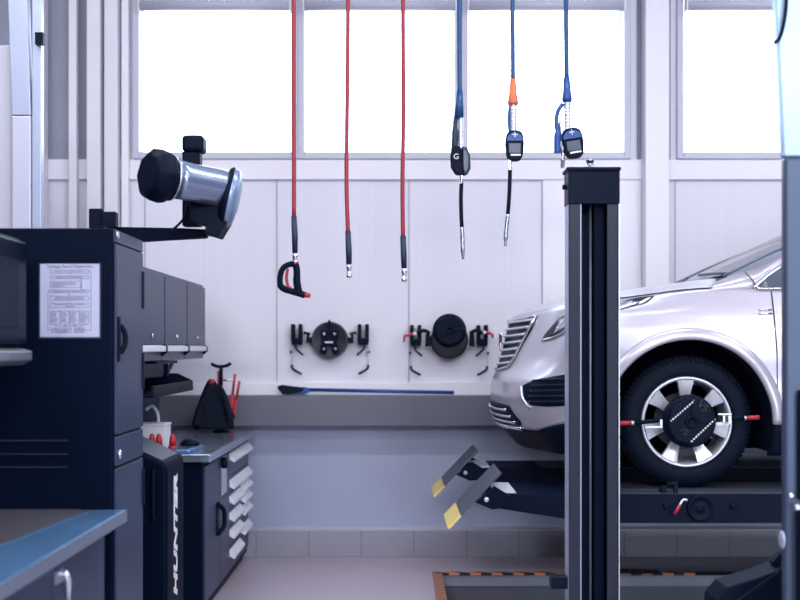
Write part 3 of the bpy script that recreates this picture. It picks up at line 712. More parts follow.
for s in (-1, 1):
    e.prism([P(450 + s * 19, 346, 8.88), P(450 + s * 25, 347, 8.88), P(450 + s * 24, 333, 8.88), P(450 + s * 20, 331, 8.88)], (0, .03, 0))
    e.tube(cat_rom([P(450 + s * 20, 333.5, 8.86), P(450 + s * 26, 330.5, 8.86), P(450 + s * 33, 333.5, 8.86)], 4), .014, 8)
e.build('side_arm', BLACK, t, split=True)
w = MB(); w.tube([P(450 - 33, 333.5, 8.86), P(450 - 37, 334, 8.86)], .012, 8); w.tube([P(450 + 33, 333, 8.86), P(450 + 36, 332, 8.86)], .012, 8); w.build('white_joint', WHITEP, t, split=True)
rr = MB(); rr.tube([P(412.5, 334, 8.86), P(404.5, 336, 8.86), P(404, 342, 8.86)], [.011, .010, .008], 8)
rr.tube([P(486, 332, 8.86), P(492.5, 334.5, 8.86), P(492.5, 338, 8.86)], [.011, .010, .009], 8); rr.build('red_tip', REDP, t, split=True)
# broom on the ledge
t = thing('broom', tuple(P(365, 392, 8.87)), 'blue long-handled brush lying along the grey wall ledge', 'broom')
zz = 1.181
K = lambda u, v, Y=8.86: P(270 + u * 230 / 800.0, 300 + v * 100 / 348.0, Y)
def clampz(p): return Vector((p.x, p.y, max(p.z, zz + .006)))
MB().tube([clampz(K(130, 312)), clampz(K(640, 322))], .0135, 10).build('handle', BLUEP, t)
MB().prism([clampz(K(*q, 8.83)) for q in ((60, 325), (75, 306), (120, 303), (138, 308), (136, 322), (118, 333), (75, 338))], (0, .06, 0)).build('brush_head', BLUEP, t, bevel=.006)
MB().prism([clampz(K(*q, 8.822)) for q in ((25, 300), (40, 296), (118, 306), (112, 318), (70, 330), (45, 330), (28, 312))], (0, .07, 0)).build('bristles', RUBBER, t, bevel=.004)

# ================================================================ LIFT
def runway(Y0, Y1, x0, label, legs):
    t = thing('lift_runway', (x0 + 2.5, (Y0 + Y1) / 2, .573), label, 'lift runway', 'runways of the car lift')
    zt, zb = .7275, .567
    m = MB(); 
    m.prism([(x0, Y0, zt - .02), (x0, Y0, .655), (x0 + .41, Y0, .593), (x0 + .46, Y0, zb), (7.0, Y0, zb), (7.0, Y0, zt), (x0 + .05, Y0, zt)], (0, Y1 - Y0, 0))
    m.build('deck', LIFT, t, bevel=.004)
    MB().box((x0 + .035, Y0 + .03, zt + .0005), (x0 + .155, Y1 - .03, zt + .004)).build('approach_plate', ALUW, t)
    MB().box((x0 + .5, Y0 + .012, zt + .0005), (6.9, Y1 - .012, zt + .003)).build('top_plate', FLAPM, t)
    # tilted flap
    up = Vector((x0 + .068, Y0 + .02, zt + .118)); dn = Vector((x0 - .225, Y0 + .02, zt - .188))
    d = (up - dn); W = Y1 - Y0 - .04
    n = Vector((d.z, 0, -d.x)).normalized() * .012
    fl = MB().prism([dn, up, up + n, dn + n], (0, W, 0)).build('stop_flap', FLAPM, t, bevel=.002)
    e = d.normalized()
    q0 = dn - e * .001; q1 = dn + e * .10
    MB().prism([q0 - n * .12 - Vector((0, .002, 0)), q1 - n * .12 - Vector((0, .002, 0)), q1 + n * 1.12 - Vector((0, .002, 0)), q0 + n * 1.12 - Vector((0, .002, 0))], (0, W + .004, 0)).build('yellow_band', YEL, fl)
    h = MB()
    for y in (Y0 - .012, Y1 + .0): h.prism([(x0 + .12, y, zt - .01), (x0 + .03, y, zt + .045), (x0 - .03, y, zt - .005), (x0 - .075, y, zt - .045), (x0 + .02, y, zt - .085), (x0 + .12, y, zt - .07)], (0, .012, 0))
    h.build('hinge_plate', LIFT, t, bevel=.004, split=True)
    MB().box(legs[0], legs[1]).build('support_leg', LIFT, t, bevel=.004)
    b_ = MB().lathe((x0 - .012, Y0 - .012, zt - .03), (0, -1, 0), [(.014, 0), (.014, .01), (.008, .012)], 14); b_.build('pivot_bolt', ALU, t)
    return t
runway(6.60, 7.16, .487, 'nearer navy lift runway with tilted yellow-tipped stop flap, under the wheel', ((.99, 6.70, -PD + .012), (1.17, 7.0, .566)))
runway(8.02, 8.56, .449, 'farther navy lift runway with smaller tilted flap, near the wall', ((1.17, 8.2, 0), (1.42, 8.5, .566)))
# small gear on near runway
t = thing('turn_plate', (1.5, 6.75, .7317), 'silver turn plate lying on the near runway before the wheel', 'turn plate')
MB().lathe((1.28, 6.88, .7317), (0, 0, 1), [(.15, 0), (.155, .006), (.14, .012)], 40).build('plate_disc', STEEL, t)
MB().box((1.15, 6.64, .7317), (1.50, 6.72, .752)).build('slide_bar', LIFTG, t, bevel=.002)
b_ = MB(); b_.box((1.44, 6.605, .7317), (1.47, 6.64, .79)); b_.box((1.44, 6.605, .775), (1.53, 6.64, .79)); b_.box((1.51, 6.605, .7317), (1.53, 6.64, .775)); b_.build('stop_bracket', BLACK, t)
t = thing('cable_reel_cover', (1.65, 6.58, .64), 'round black cover disc with red tag on runway side', 'cover disc')
c = P(700, 508, 6.597)
MB().lathe(c, (0, -1, 0), [(.072, 0), (.072, .012), (.062, .018), (.058, .012), (.015, .012), (.012, .018)], 40).build('cover', BLACK, t)
MB().tube(cat_rom([P(687, 500, 6.575), P(683, 500, 6.57), P(679, 506, 6.565), P(675, 512, 6.565)], 5), .006, 8).build('white_cord', WHITEP, t)
MB().tube([P(680.5, 504.5, 6.56), P(674.5, 514, 6.56)], [.007, .011], 8).build('red_tag', REDP, t)
for px in (666, 733):
    c = P(px, 506, 6.598)
    tag(MB().lathe(c, (0, -1, 0), [(.018, 0), (.018, .012), (.010, .015)], 6).build('hex_bolt', BLACK, loc=tuple(c)), 'black hex bolt on the near runway side, ' + ('left of the round cover' if px < 700 else 'right of the round cover'), 'bolt')
    MB()
# lift post
Y5 = 5.45
t = thing('lift_post', (.87, Y5 + .13, 0), 'tall dark open-channel lift post standing in the centre foreground', 'lift post')
s5 = Y5 / F
xa = lambda px: (px - 400) * s5
ztop = P(0, 203, Y5).z
D = .125
MB().box((xa(568.6), Y5 + .012, 0), (xa(569.2), Y5 + D, ztop + .0)).build('side_plate', WSTEEL, t, bevel=.002)
MB().box((xa(569.3), Y5 + D - .012, 0), (xa(617), Y5 + D, ztop)).build('back_plate', LIFT, t)
for a, b in ((569.3, 580.5), (607, 618)):
    MB().box((xa(a), Y5, 0), (xa(b), Y5 + .012, ztop)).build('front_flange', LIFTG, t, bevel=.002)
MB().box((xa(617), Y5 + .012, 0), (xa(619), Y5 + D - .012, ztop)).build('right_side_plate', LIFT, t)
MB().box((xa(619), Y5 + .004, 0), (xa(619.8), Y5 + .02, ztop)).build('edge_strip', ALU, t)
MB().box((xa(580.5), Y5 + .002, 0), (xa(581.4), Y5 + .03, ztop)).build('inner_edge', WSTEEL, t)
MB().tube([(xa(592.5), Y5 + .06, .0), (xa(592.5), Y5 + .06, ztop)], .0055, 12).build('lock_rod', mat('rod_steel', (.16, .18, .24), .4, metal=.5), t)
MB().box((xa(596), Y5 + .05, 0), (xa(606), Y5 + .10, ztop)).build('carriage_rail', NAVY, t)
q0, q1 = P(568, 171, Y5), P(619.5, 204, Y5)
MB().box((q0.x, Y5 - .012, q1.z), (q1.x, Y5 + D + .004, q0.z)).build('head_cap', LIFT, t, bevel=.004)
MB().box((q0.x - .008, Y5 - .02, q0.z), (q1.x + .004, Y5 + D + .01, q0.z + .016)).build('lid', LIFT, t, bevel=.004)
q = P(590, 168, Y5 + .1)
MB().lathe((q.x, Y5 + .1, q0.z + .016), (0, 0, 1), [(.022, 0), (.022, .018), (.016, .02), (.016, .04), (.02, .042), (.02, .052)], 16).build('top_fitting', STEEL, t)
q = P(563, 187, Y5 + .05)
MB().lathe((xa(568.5), Y5 + .06, q.z), (-1, 0, 0), [(.012, 0), (.012, .018), (.007, .02)], 12).build('side_bolt', BLACK, t)
q0, q1 = P(552, 578, Y5), P(565, 590, Y5)
MB().box((q0.x, Y5 + .02, q1.z), (xa(568.5), Y5 + .11, q0.z)).build('floor_bracket', BLACK, t, bevel=.004)
MB().box((xa(556), Y5 - .06, 0), (xa(628), Y5 + D + .06, .02)).build('base_plate', LIFT, t)

# right foreground column
Yc = 4.4
t = thing('steel_column', (1.6, Yc + .1, 0), 'large blue-grey steel column cropped by the right edge', 'column')
x0 = P(785, 0, Yc).x
MB().box((x0, Yc, 0), (x0 + .30, Yc + .05, P(0, 157, Yc).z)).build('lower_section', COLST, t, bevel=.012, seg=3)
MB().prism([(P(784, 0, Yc).x, Yc, P(0, 156.5, Yc).z), (x0 + .30, Yc, P(0, 156.5, Yc).z), (x0 + .30, Yc, ZT), (P(776, 0, Yc).x, Yc, ZT), (P(776, 0, Yc).x, Yc, P(0, 0, Yc).z)], (0, .05, 0)).build('upper_section', COLUP, t, bevel=.008)  # same column as below, its reflection painted in by the paler material
MB().tube(cat_rom([P(787, -40, Yc - .02), P(786.5, 0, Yc - .02), P(784, 22, Yc - .02), P(779.5, 38, Yc - .02), P(774, 43, Yc - .02)], 6), .007, 8).build('hook', BLACK, t)
MB().box((P(795, 0, Yc).x, Yc - .06, .0), (x0 + .28, Yc - .001, P(0, 510, Yc).z)).build('control_box', BLACK, t, bevel=.01)
MB().box((P(796.5, 0, Yc).x, Yc - .03, P(0, 500, Yc).z), (x0 + .28, Yc - .001, P(0, 390, Yc).z)).build('black_channel', BLACK, t, bevel=.01)
MB().lathe(P(790, 495, Yc), (0, -1, 0), [(.009, 0), (.010, .012), (.006, .02)], 14).build('upper_knob', ALU, t)
MB().lathe(P(797, 507, Yc - .03), (0, -1, 0), [(.012, 0), (.012, .014), (.006, .018)], 14).build('lower_knob', ALU, t)
MB().lathe((x0 - .0005, Yc + .025, P(0, 541, Yc).z), (-1, 0, 0), [(.034, 0), (.034, .004), (.026, .009), (.01, .011)], 24).build('white_puck', WSTEEL, t)
MB().box((x0 - .02, Yc - .06, 0), (x0 + .36, Yc + .1, .02)).build('base_plate', LIFT, t)
# black wedge by the column
t = thing('wheel_chock', (1.5, 4.7, 0), 'black angled wedge on the floor at the column foot', 'wedge')
Yk = 4.75
MB().prism([(P(704, 0, Yk).x, Yk, 0), P(716, 600, Yk), P(727, 587, Yk), P(760, 577, Yk), P(786, 567, Yk), P(800, 566, Yk), (P(800, 0, Yk).x, Yk, 0)], (0, .18, 0)).build('wedge_body', BLACK, t, bevel=.006)
MB().prism([P(728, 606, Yk - .002), P(752, 588, Yk - .002), P(778, 571, Yk - .002), P(779.5, 572.5, Yk - .002), P(753, 590, Yk - .002), P(731, 606, Yk - .002)], (0, -.006, 0)).build('edge_strip', LIFTG, t)
MB().prism([P(773, 562, Yk + .05), P(781, 553, Yk + .05), P(784, 565, Yk + .05), P(776, 570, Yk + .05)], (0, .05, 0)).build('lug', BLACK, t)
t = tag(MB().prism([P(618, 569.5, 8.05), P(659, 570.5, 8.05), P(662, 573.5, 8.05), P(618, 573.5, 8.05)], (0, .04, 0)).build('floor_stop', BLACK, loc=tuple(P(640, 573, 8.05))), 'low black floor plate edge beside the pit behind the lift post', 'plate')

# ================================================================ CAR
OX, OY, OZ = .585, 7.72, .7385
def W(cx, w, h): return Vector((OX + cx, OY - w, OZ + h))
ST = [((0, 0), (.13, 0), .977), ((.012, .2), (.19, .2), .995), ((.035, .36), (.27, .37), 1.015), ((.08, .52), (.35, .53), 1.035),
      ((.14, .66), (.44, .66), 1.045), ((.23, .79), (.54, .755), 1.055), ((.36, .885), (.66, .815), 1.075), ((.55, .935), (.82, .845), 1.095),
      ((.80, .95), (1.0, .86), 1.12), ((1.1, .955), (1.2, .872), 1.135), ((1.5, .955), (1.5, .875), 1.125), ((2.5, .955), (2.5, .875), 1.135),
      ((3.4, .955), (3.4, .875), 1.15), ((4.2, .95), (4.2, .87), 1.16), ((4.55, .90), (4.5, .83), 1.16), ((4.75, .7), (4.65, .65), 1.16), ((4.8, 0), (4.7, 0), 1.16)]
NS = len(ST) - 1
def cr(vals, u):
    i = min(int(u), NS - 1); t = u - i
    p0, p1, p2, p3 = vals[max(i - 1, 0)], vals[i], vals[i + 1], vals[min(i + 2, NS)]
    if 9 <= u <= 13: return p1 + (p2 - p1) * t
    return .5 * (2 * p1 + (p2 - p0) * t + (2 * p0 - 5 * p1 + 4 * p2 - p3) * t * t + (3 * p1 - p0 - 3 * p2 + p3) * t ** 3)
Bx, Bw, Tx, Tw, Hh = ([s[0][0] for s in ST], [s[0][1] for s in ST], [s[1][0] for s in ST], [s[1][1] for s in ST], [s[2] for s in ST])
def topH(u): return cr(Hh, u)
def surf(u, h):
    """point on the shell at station u and height h, mirrored for negative u"""
    s = -1 if u < 0 else 1; u = abs(u)
    bx, bw, tx, tw, H = cr(Bx, u), cr(Bw, u), cr(Tx, u), cr(Tw, u), cr(Hh, u)
    k = min(1, max(0, (u - 3.5) / 3.5)); k = k * k * (3 - 2 * k)      # 0 front, 1 side
    ef = interp(h, [.50, .60, .66, .72, H], [0, .10, .34, .50, 1.0])
    es = interp(h, [.62, .78, .90, 1.0, H], [0, .05, .17, .42, 1.0])
    e = ef * (1 - k) + es * k
    lf = interp(h, [.18, .31, .40, .50], [.17, .05, .012, 0]); ls = interp(h, [.18, .31, .45], [.055, .012, 0])
    lo = lf * (1 - k) + ls * k
    x = bx + (tx - bx) * e; w = bw + (tw - bw) * e
    # inward direction in plan
    du = .05; tx_, tw_ = cr(Bx, min(u + du, NS)) - cr(Bx, max(u - du, 0)), cr(Bw, min(u + du, NS)) - cr(Bw, max(u - du, 0))
    L = math.hypot(tx_, tw_) or 1; nx, nw = tw_ / L, -tx_ / L
    x += nx * lo; w += nw * lo
    if u > 6.4:   # body-side crease
        w += -.012 * math.exp(-((h - .60) / .10) ** 2) * min(1, (u - 6.4))
    return W(x, s * w, h)
def nrm(u, h):
    a = surf(u + .02, h) - surf(u - .02, h); b = surf(u, h + .01) - surf(u, h - .01); n = a.cross(b).normalized()
    c = W(2.0, 0, .6) - surf(u, h); c.z = 0
    return -n if n.dot(c) > 0 else n
WX, WH, WX2 = 1.05, .3705, 3.92
car = thing('car', (OX + 2.4, OY, OZ), 'pearl silver SUV raised on the lift, front end facing left', 'car')
us = [k * .125 for k in range(int(8.5 / .125))]
x = .0
u = 8.5
while u < 10: us.append(u); u += .06
while u < 13: us.append(u); u += .05
while u < NS: us.append(u); u += .125
us.append(NS)
def hb(u): return interp(u, [4.5, 7.0], [.31, .40])
def rows_for(fn_lo, fn_hi, n, usl):
    return [[surf(u, fn_lo(abs(u)) + (fn_hi(abs(u)) - fn_lo(abs(u))) * j / n) for u in usl] for j in range(n + 1)]
full = [-u for u in us[::-1]] + us[1:]
def arch_cut(mb, r=.475):
    """remove faces inside the wheel arches and snap the border to the circle"""
    cs = [W(WX, 0, WH), W(WX2, 0, WH)]
    keep = []; ks = []
    for f_, sm_ in zip(mb.f, mb.sm):
        c = sum((mb.v[i] for i in f_), Vector()) / len(f_)
        if any(math.hypot(c.x - q.x, c.z - q.z) < r for q in cs) and abs(c.y - OY) > .6: continue
        keep.append(f_); ks.append(sm_)
    mb.f, mb.sm = keep, ks
    for v in mb.v:
        for q in cs:
            d = math.hypot(v.x - q.x, v.z - q.z)
            if d < r and abs(v.y - OY) > .6 and d > .01: k = r / d; v.x = q.x + (v.x - q.x) * k; v.z = q.z + (v.z - q.z) * k
shell = MB().grid(rows_for(hb, topH, 30, full)); arch_cut(shell)
shell.build('body_shell', PAINT, car, solid=.006)
clad = MB().grid(rows_for(lambda u: .18, hb, 8, full)); arch_cut(clad)
clad.build('lower_cladding', BLACK, car, solid=.006)
# underbody
MB().box(W(.35, -.62, .20), W(4.5, .62, .34)).build('underbody', LINER, car)
# wheel liners
ln_ = MB()
for wx in (WX, WX2):
    for s in (-1, 1):
        n = 24; ra = [[(OX + wx + .475 * math.cos(a), OY - s * w_, OZ + WH + .475 * math.sin(a)) for a in [-.35 + (PI + .7) * k / n for k in range(n + 1)]] for w_ in (.945, .60)]
        ln_.grid(ra); c0 = (OX + wx, OY - s * .60, OZ + WH); ln_.add([c0] + ra[1], [(0, k, k + 1) for k in range(1, n + 1)])
ln_.build('wheel_liner', LINER, car, solid=.003, split=True)
# arch lips
for s in (-1, 1):
    for wx in (WX, WX2):
        n = 48; rr_ = []
        for r_, dw in ((.470, -.02), (.468, .012), (.478, .020), (.50, .020), (.525, .012), (.535, .0)):
            row = []
            for k in range(n + 1):
                a = -.02 + (PI + .04) * k / n
                cxp, hp = wx + r_ * math.cos(a), WH + r_ * math.sin(a)
                # side half width at this point
                uu = interp(cxp, [Bx[6], Bx[7], Bx[8], Bx[9], Bx[10], Bx[11], Bx[12], Bx[13], Bx[14]], [6, 7, 8, 9, 10, 11, 12, 13, 14])
                ww = OY - surf(uu, hp).y
                row.append(W(cxp, s * (ww + dw), hp))
            rr_.append(row)
        MB().grid(rr_).build('wheel_arch_lip', PAINT, car, solid=.003)
# patch helper
def patch(name, m, prof, par, off=.006, thick=.006, n=6, nh=6):
    """prof: (u, hlow, hhigh) list; mesh offset from the shell"""
    cols = []
    for i in range(len(prof) - 1):
        for k in range(n if i < len(prof) - 2 else n + 1):
            t_ = k / n; cols.append([prof[i][j] + (prof[i + 1][j] - prof[i][j]) * t_ for j in range(3)])
    rows_ = [[surf(c[0], c[1] + (c[2] - c[1]) * j / nh) + nrm(c[0], c[1] + (c[2] - c[1]) * j / nh) * off for c in cols] for j in range(nh + 1)]
    return MB().grid(rows_).build(name, m, par, solid=thick)
def mir(prof): return [(-u, a, b) for u, a, b in prof]
def sym(prof): return mir(prof)[::-1] + (prof[1:] if prof[0][0] == 0 else prof)
def line_on(name, m, pts, r, par, off=.006, n=5):
    q = []
    for i in range(len(pts) - 1):
        for k in range(n): t_ = k / n; q.append((pts[i][0] + (pts[i + 1][0] - pts[i][0]) * t_, pts[i][1] + (pts[i + 1][1] - pts[i][1]) * t_))
    q.append(pts[-1])
    return MB().tube([surf(u, h) + nrm(u, h) * off for u, h in q], r, 8).build(name, m, par)
# grille
gr = patch('grille', mat('grille_black', (.002, .004, .012), .4, spec=.2), sym([(0, .655, .955), (1.0, .665, .965), (1.45, .675, .975), (2.0, .90, .985)]), car, off=.005, thick=.004)
for k in range(7):
    h = .685 + k * .044
    um = interp(h, [.66, .98], [1.45, 2.0]) - .02
    line_on('grille_bar', ALLOY, [(-um, h + .012), (-um * .5, h + .004), (0, h), (um * .5, h + .004), (um, h + .012)], .0085, gr, off=.014)
line_on('grille_surround', CHROME, [(-1.9, .985), (-1.0, .972), (0, .965), (1.0, .972), (2.02, .985), (1.45, .672), (.9, .658), (0, .648), (-.9, .658), (-1.45, .672), (-1.9, .985)], .009, gr, off=.012)
# crest
c = surf(0, .83) + Vector((-.026, 0, 0))
cr_ = MB().prism([c + Vector((0, .055 * a_, .06 * b_)) for a_, b_ in ((-1, .8), (-.5, 1), (.5, 1), (1, .8), (.9, -.1), (.45, -.75), (0, -1), (-.45, -.75), (-.9, -.1))], (-.012, 0, 0)).build('crest_badge', CHROME, gr, bevel=.003)
ce = MB()
for k in range(3): ce.box(c + Vector((-.0135, -.04 + .03 * k, -.02)), c + Vector((-.0125, -.02 + .03 * k, .045)))
ce.build('crest_field', REDP, cr_)
for s in (1, -1):
    fx = (lambda p: p) if s == 1 else mir
    hl = patch('headlight', DARKGL, fx([(3.05, .835, .86), (3.5, .845, .965), (4.4, .88, 1.012), (5.5, .94, 1.03), (6.3, .985, 1.05), (7.0, 1.01, 1.078), (7.45, 1.045, 1.085)]), car, off=.005, thick=.006)
    patch('lamp_lens', LAMPGL, fx([(3.7, .875, .95), (4.7, .91, .99), (5.8, .975, 1.015), (6.6, 1.01, 1.045), (7.0, 1.03, 1.055)]), hl, off=.011, thick=.004)
    line_on('daytime_strip', CHROME, [(s * u_, h_) for u_, h_ in ((3.1, .834), (3.6, .845), (4.4, .872), (5.5, .928), (6.3, .975), (6.9, 1.012), (7.2, 1.048))], .007, hl, off=.010)
    fg = patch('air_intake', BLACK, fx([(3.75, .545, .565), (4.05, .495, .585), (4.5, .458, .605), (5.3, .455, .625), (6.3, .465, .65)]), car, off=.004, thick=.005)
    line_on('intake_blade', ALU, [(s * u_, h_) for u_, h_ in ((3.72, .565), (3.95, .51), (4.3, .452), (4.5, .446))], .009, fg, off=.008)
    for k in range(5): line_on('intake_slat', LIFTG, [(s * 4.35, .48 + k * .03), (s * 5.4, .485 + k * .031), (s * 6.25, .49 + k * .032)], .004, fg, off=.008)
    patch('side_marker', REDP, fx([(7.15, .665, .69), (7.5, .655, .70)]), car, off=.004, thick=.004, nh=2)
lg_ = patch('lower_grille', BLACK, sym([(0, .335, .455), (2.0, .335, .452), (2.8, .335, .445), (3.5, .335, .36)]), car, off=.006, thick=.004)
for k in range(3): line_on('lower_grille_bar', CHROME, [(-3.2 + k * .25, .350 + k * .034), (-1.5, .350 + k * .034), (0, .350 + k * .034), (1.5, .350 + k * .034), (3.2 - k * .25, .350 + k * .034)], .009, lg_, off=.016)
line_on('skid_strip', CHROME, [(-3.6, .318), (-2, .318), (0, .318), (2, .318), (3.6, .318)], .012, car, off=.016)
# hood
def Hs(cx): return interp(cx, Tx[:10], Hh[:10])
def wT(cx): return max(.02, interp(cx, Tx[:10], Tw[:10]))
def hc(cx): return interp(cx, [.13, .18, .26, .355, .55, .83, 1.178, 1.40], [.977, 1.008, 1.045, 1.078, 1.118, 1.155, 1.205, 1.235])
def cx0(w): return interp(abs(w), Tw[:10], Tx[:10])
def cowl(w): return 1.40 - .20 * (abs(w) / .872) ** 2
ws = [-.872 * math.sin(PI / 2 * k / 26) for k in range(26, 0, -1)] + [.872 * math.sin(PI / 2 * k / 26) for k in range(27)]
rows = []
for w_ in ws:
    r_ = []
    for k in range(25):
        t_ = (k / 24) ** 1.3; cx = cx0(w_) + (cowl(w_) - cx0(w_)) * t_
        q = min(1, abs(w_) / wT(cx)); b0 = Hs(cx)
        hh = b0 + (hc(cx) - b0) * (1 - q ** 2.2)
        hh += .010 * math.exp(-((abs(w_) - .50) / .05) ** 2) * min(1, t_ * 4)   # power crease
        r_.append(W(cx, w_, hh))
    rows.append(r_)
MB().grid(rows).build('hood', PAINT, car, solid=.006)
for s in (1, -1):
    sl_ = [(s * (4.6 + k * .2), topH(4.6 + k * .2) - .002) for k in range(23)]
    line_on('hood_shut_line', BLACK, sl_, .0035, car, off=.0035, n=2)
# cowl, screen, pillars, roof
def scr(w, t_):
    q = (abs(w) / .80) ** 2
    return W(1.36 - .08 * q * (1 - t_) + .84 * t_ , w * (1 - .16 * t_), 1.235 - .03 * q + (.425 - .04 * q) * t_ + .02 * math.sin(PI * t_))
ck = MB().grid([[W(cowl(w_) - .02, w_, Hs(cowl(w_)) + (hc(cowl(w_)) - Hs(cowl(w_))) * (1 - min(1, abs(w_) / .872) ** 2.2) - .012) for w_ in ws],
                [scr(w_ * .93, 0.02) - Vector((0, 0, .008)) for w_ in ws]])
ck.build('cowl', BLACK, car, solid=.004)
wss = [-.80 + 1.6 * k / 24 for k in range(25)]
MB().grid([[scr(w_, k / 14) for w_ in wss] for k in range(15)]).build('windscreen', CARGL, car)
for s in (1, -1):
    MB().tube([scr(s * .80, k / 10) + Vector((0, -.0 * s, .002)) for k in range(11)], .008, 8).build('screen_seal', mat('seal_grey', (.12, .14, .19), .5), car)
    MB().tube(cat_rom([W(1.30, s * .15, 1.25), W(1.33, s * .4, 1.245), W(1.36, s * .62, 1.235)], 5), .009, 6).build('wiper', mat('wiper_blue_black', (.03, .06, .12), .4), car)
    wv = lambda h: .872 - .42 * max(0, h - 1.14)
    outer = [(1.17, 1.136), (1.24, 1.175), (1.36, 1.22), (1.48, 1.252), (1.60, 1.315), (1.9, 1.455), (2.15, 1.565), (2.5, 1.63), (3.4, 1.62), (4.1, 1.52)]
    inner = [(1.17, 1.11), (1.30, 1.11), (1.38, 1.11), (1.430, 1.128), (1.585, 1.245), (1.87, 1.385), (2.14, 1.50), (2.5, 1.555), (3.4, 1.55), (4.0, 1.46)]
    mid = [((a_[0] + b_[0]) / 2, (a_[1] + b_[1]) / 2) for a_, b_ in zip(outer, inner)]
    def sm_(l): return [(v.x, v.y) for v in cat_rom([(a_, b_, 0) for a_, b_ in l], 4)]
    MB().grid([[W(a_, s * (wv(b_) - dw), b_) for a_, b_ in sm_(l)] for l, dw in ((inner, 0), (mid, -.006), (outer, .012))]).build('pillar_frame', PAINT, car, solid=.008)
    glp = sm_(inner[3:])
    base_ = [(a_, 1.12) for a_, b_ in glp]
    MB().grid([[W(a_, s * (wv(b_) - .012), b_) for a_, b_ in glp], [W(a_, s * (wv(b_) - .012), b_) for a_, b_ in base_]]).build('side_window', TINTGL, car)
    MB().tube([W(a_, s * (wv(b_) + .001), b_) for a_, b_ in glp] , .009, 8).build('window_chrome', CHROME, car)
    MB().tube([W(1.45, s * .879, 1.128), W(4.0, s * .879, 1.135)], .009, 8).build('belt_chrome', CHROME, car)
    MB().tube([W(1.53, s * .885, 1.115), W(1.53, s * .935, .98), W(1.54, s * .957, .78), W(1.545, s * .945, .60), W(1.545, s * .957, .46)], .0032, 6).build('door_gap', BLACK, car)
    MB().tube([W(1.385, s * .868, 1.225), W(1.43, s * .874, 1.175), W(1.452, s * .878, 1.13)], .0028, 6).build('fender_gap', BLACK, car)
    for z_ in (0, 1):
        q = surf(s * 9.6, .93 + z_ * .018); 
    bd = MB()
    for k in range(2):
        bd.tube([surf(s * (9.84 + .0), .985 + .022 * k) + nrm(s * 9.84, .985) * .004, surf(s * 10.02, .985 + .022 * k) + nrm(s * 10.0, .985) * .004], .006, 6)
    bd.build('side_badge', CHROME, car)
rf = [[W(2.2 + (3.95 - 2.2) * j / 12, w_ * .84, 1.66 + .02 * math.sin(PI * j / 12) - .05 * (abs(w_) / .8) ** 2 - .10 * max(0, (j - 8) / 4) ** 2) for w_ in wss] for j in range(13)]
MB().grid(rf).build('roof', PAINT, car, solid=.006)
MB().grid([[W(3.95 + .5 * j / 6, w_ * (.84 + .1 * j / 6), 1.56 - .05 * (abs(w_) / .8) ** 2 - .40 * (j / 6)) for w_ in wss] for j in range(7)]).build('rear_window', DARKGL, car, solid=.004)
MB().grid([[W(a_, w_, h_) for w_ in (-.84, 0, .84)] for a_, h_ in ((4.4, 1.17), (4.69, 1.155))]).build('tailgate_ledge', PAINT, car, solid=.006)
MB().box(W(1.45, -.78, .95), W(1.95, .78, 1.10)).build('dashboard', mat('grey_trim', (.22, .22, .26), .7), car, bevel=.03)
for s in (-.38, .38):
    SEAT = mat('seat_fabric', (.30, .29, .33), .8)
    MB().box(W(2.45, s - .24, .6), W(2.95, s + .24, .78)).build('seat_cushion', SEAT, car, bevel=.05, seg=3)
    MB().box(W(2.92, s - .23, .7), W(3.05, s + .23, 1.38)).build('seat_back', SEAT, car, bevel=.05, seg=3)

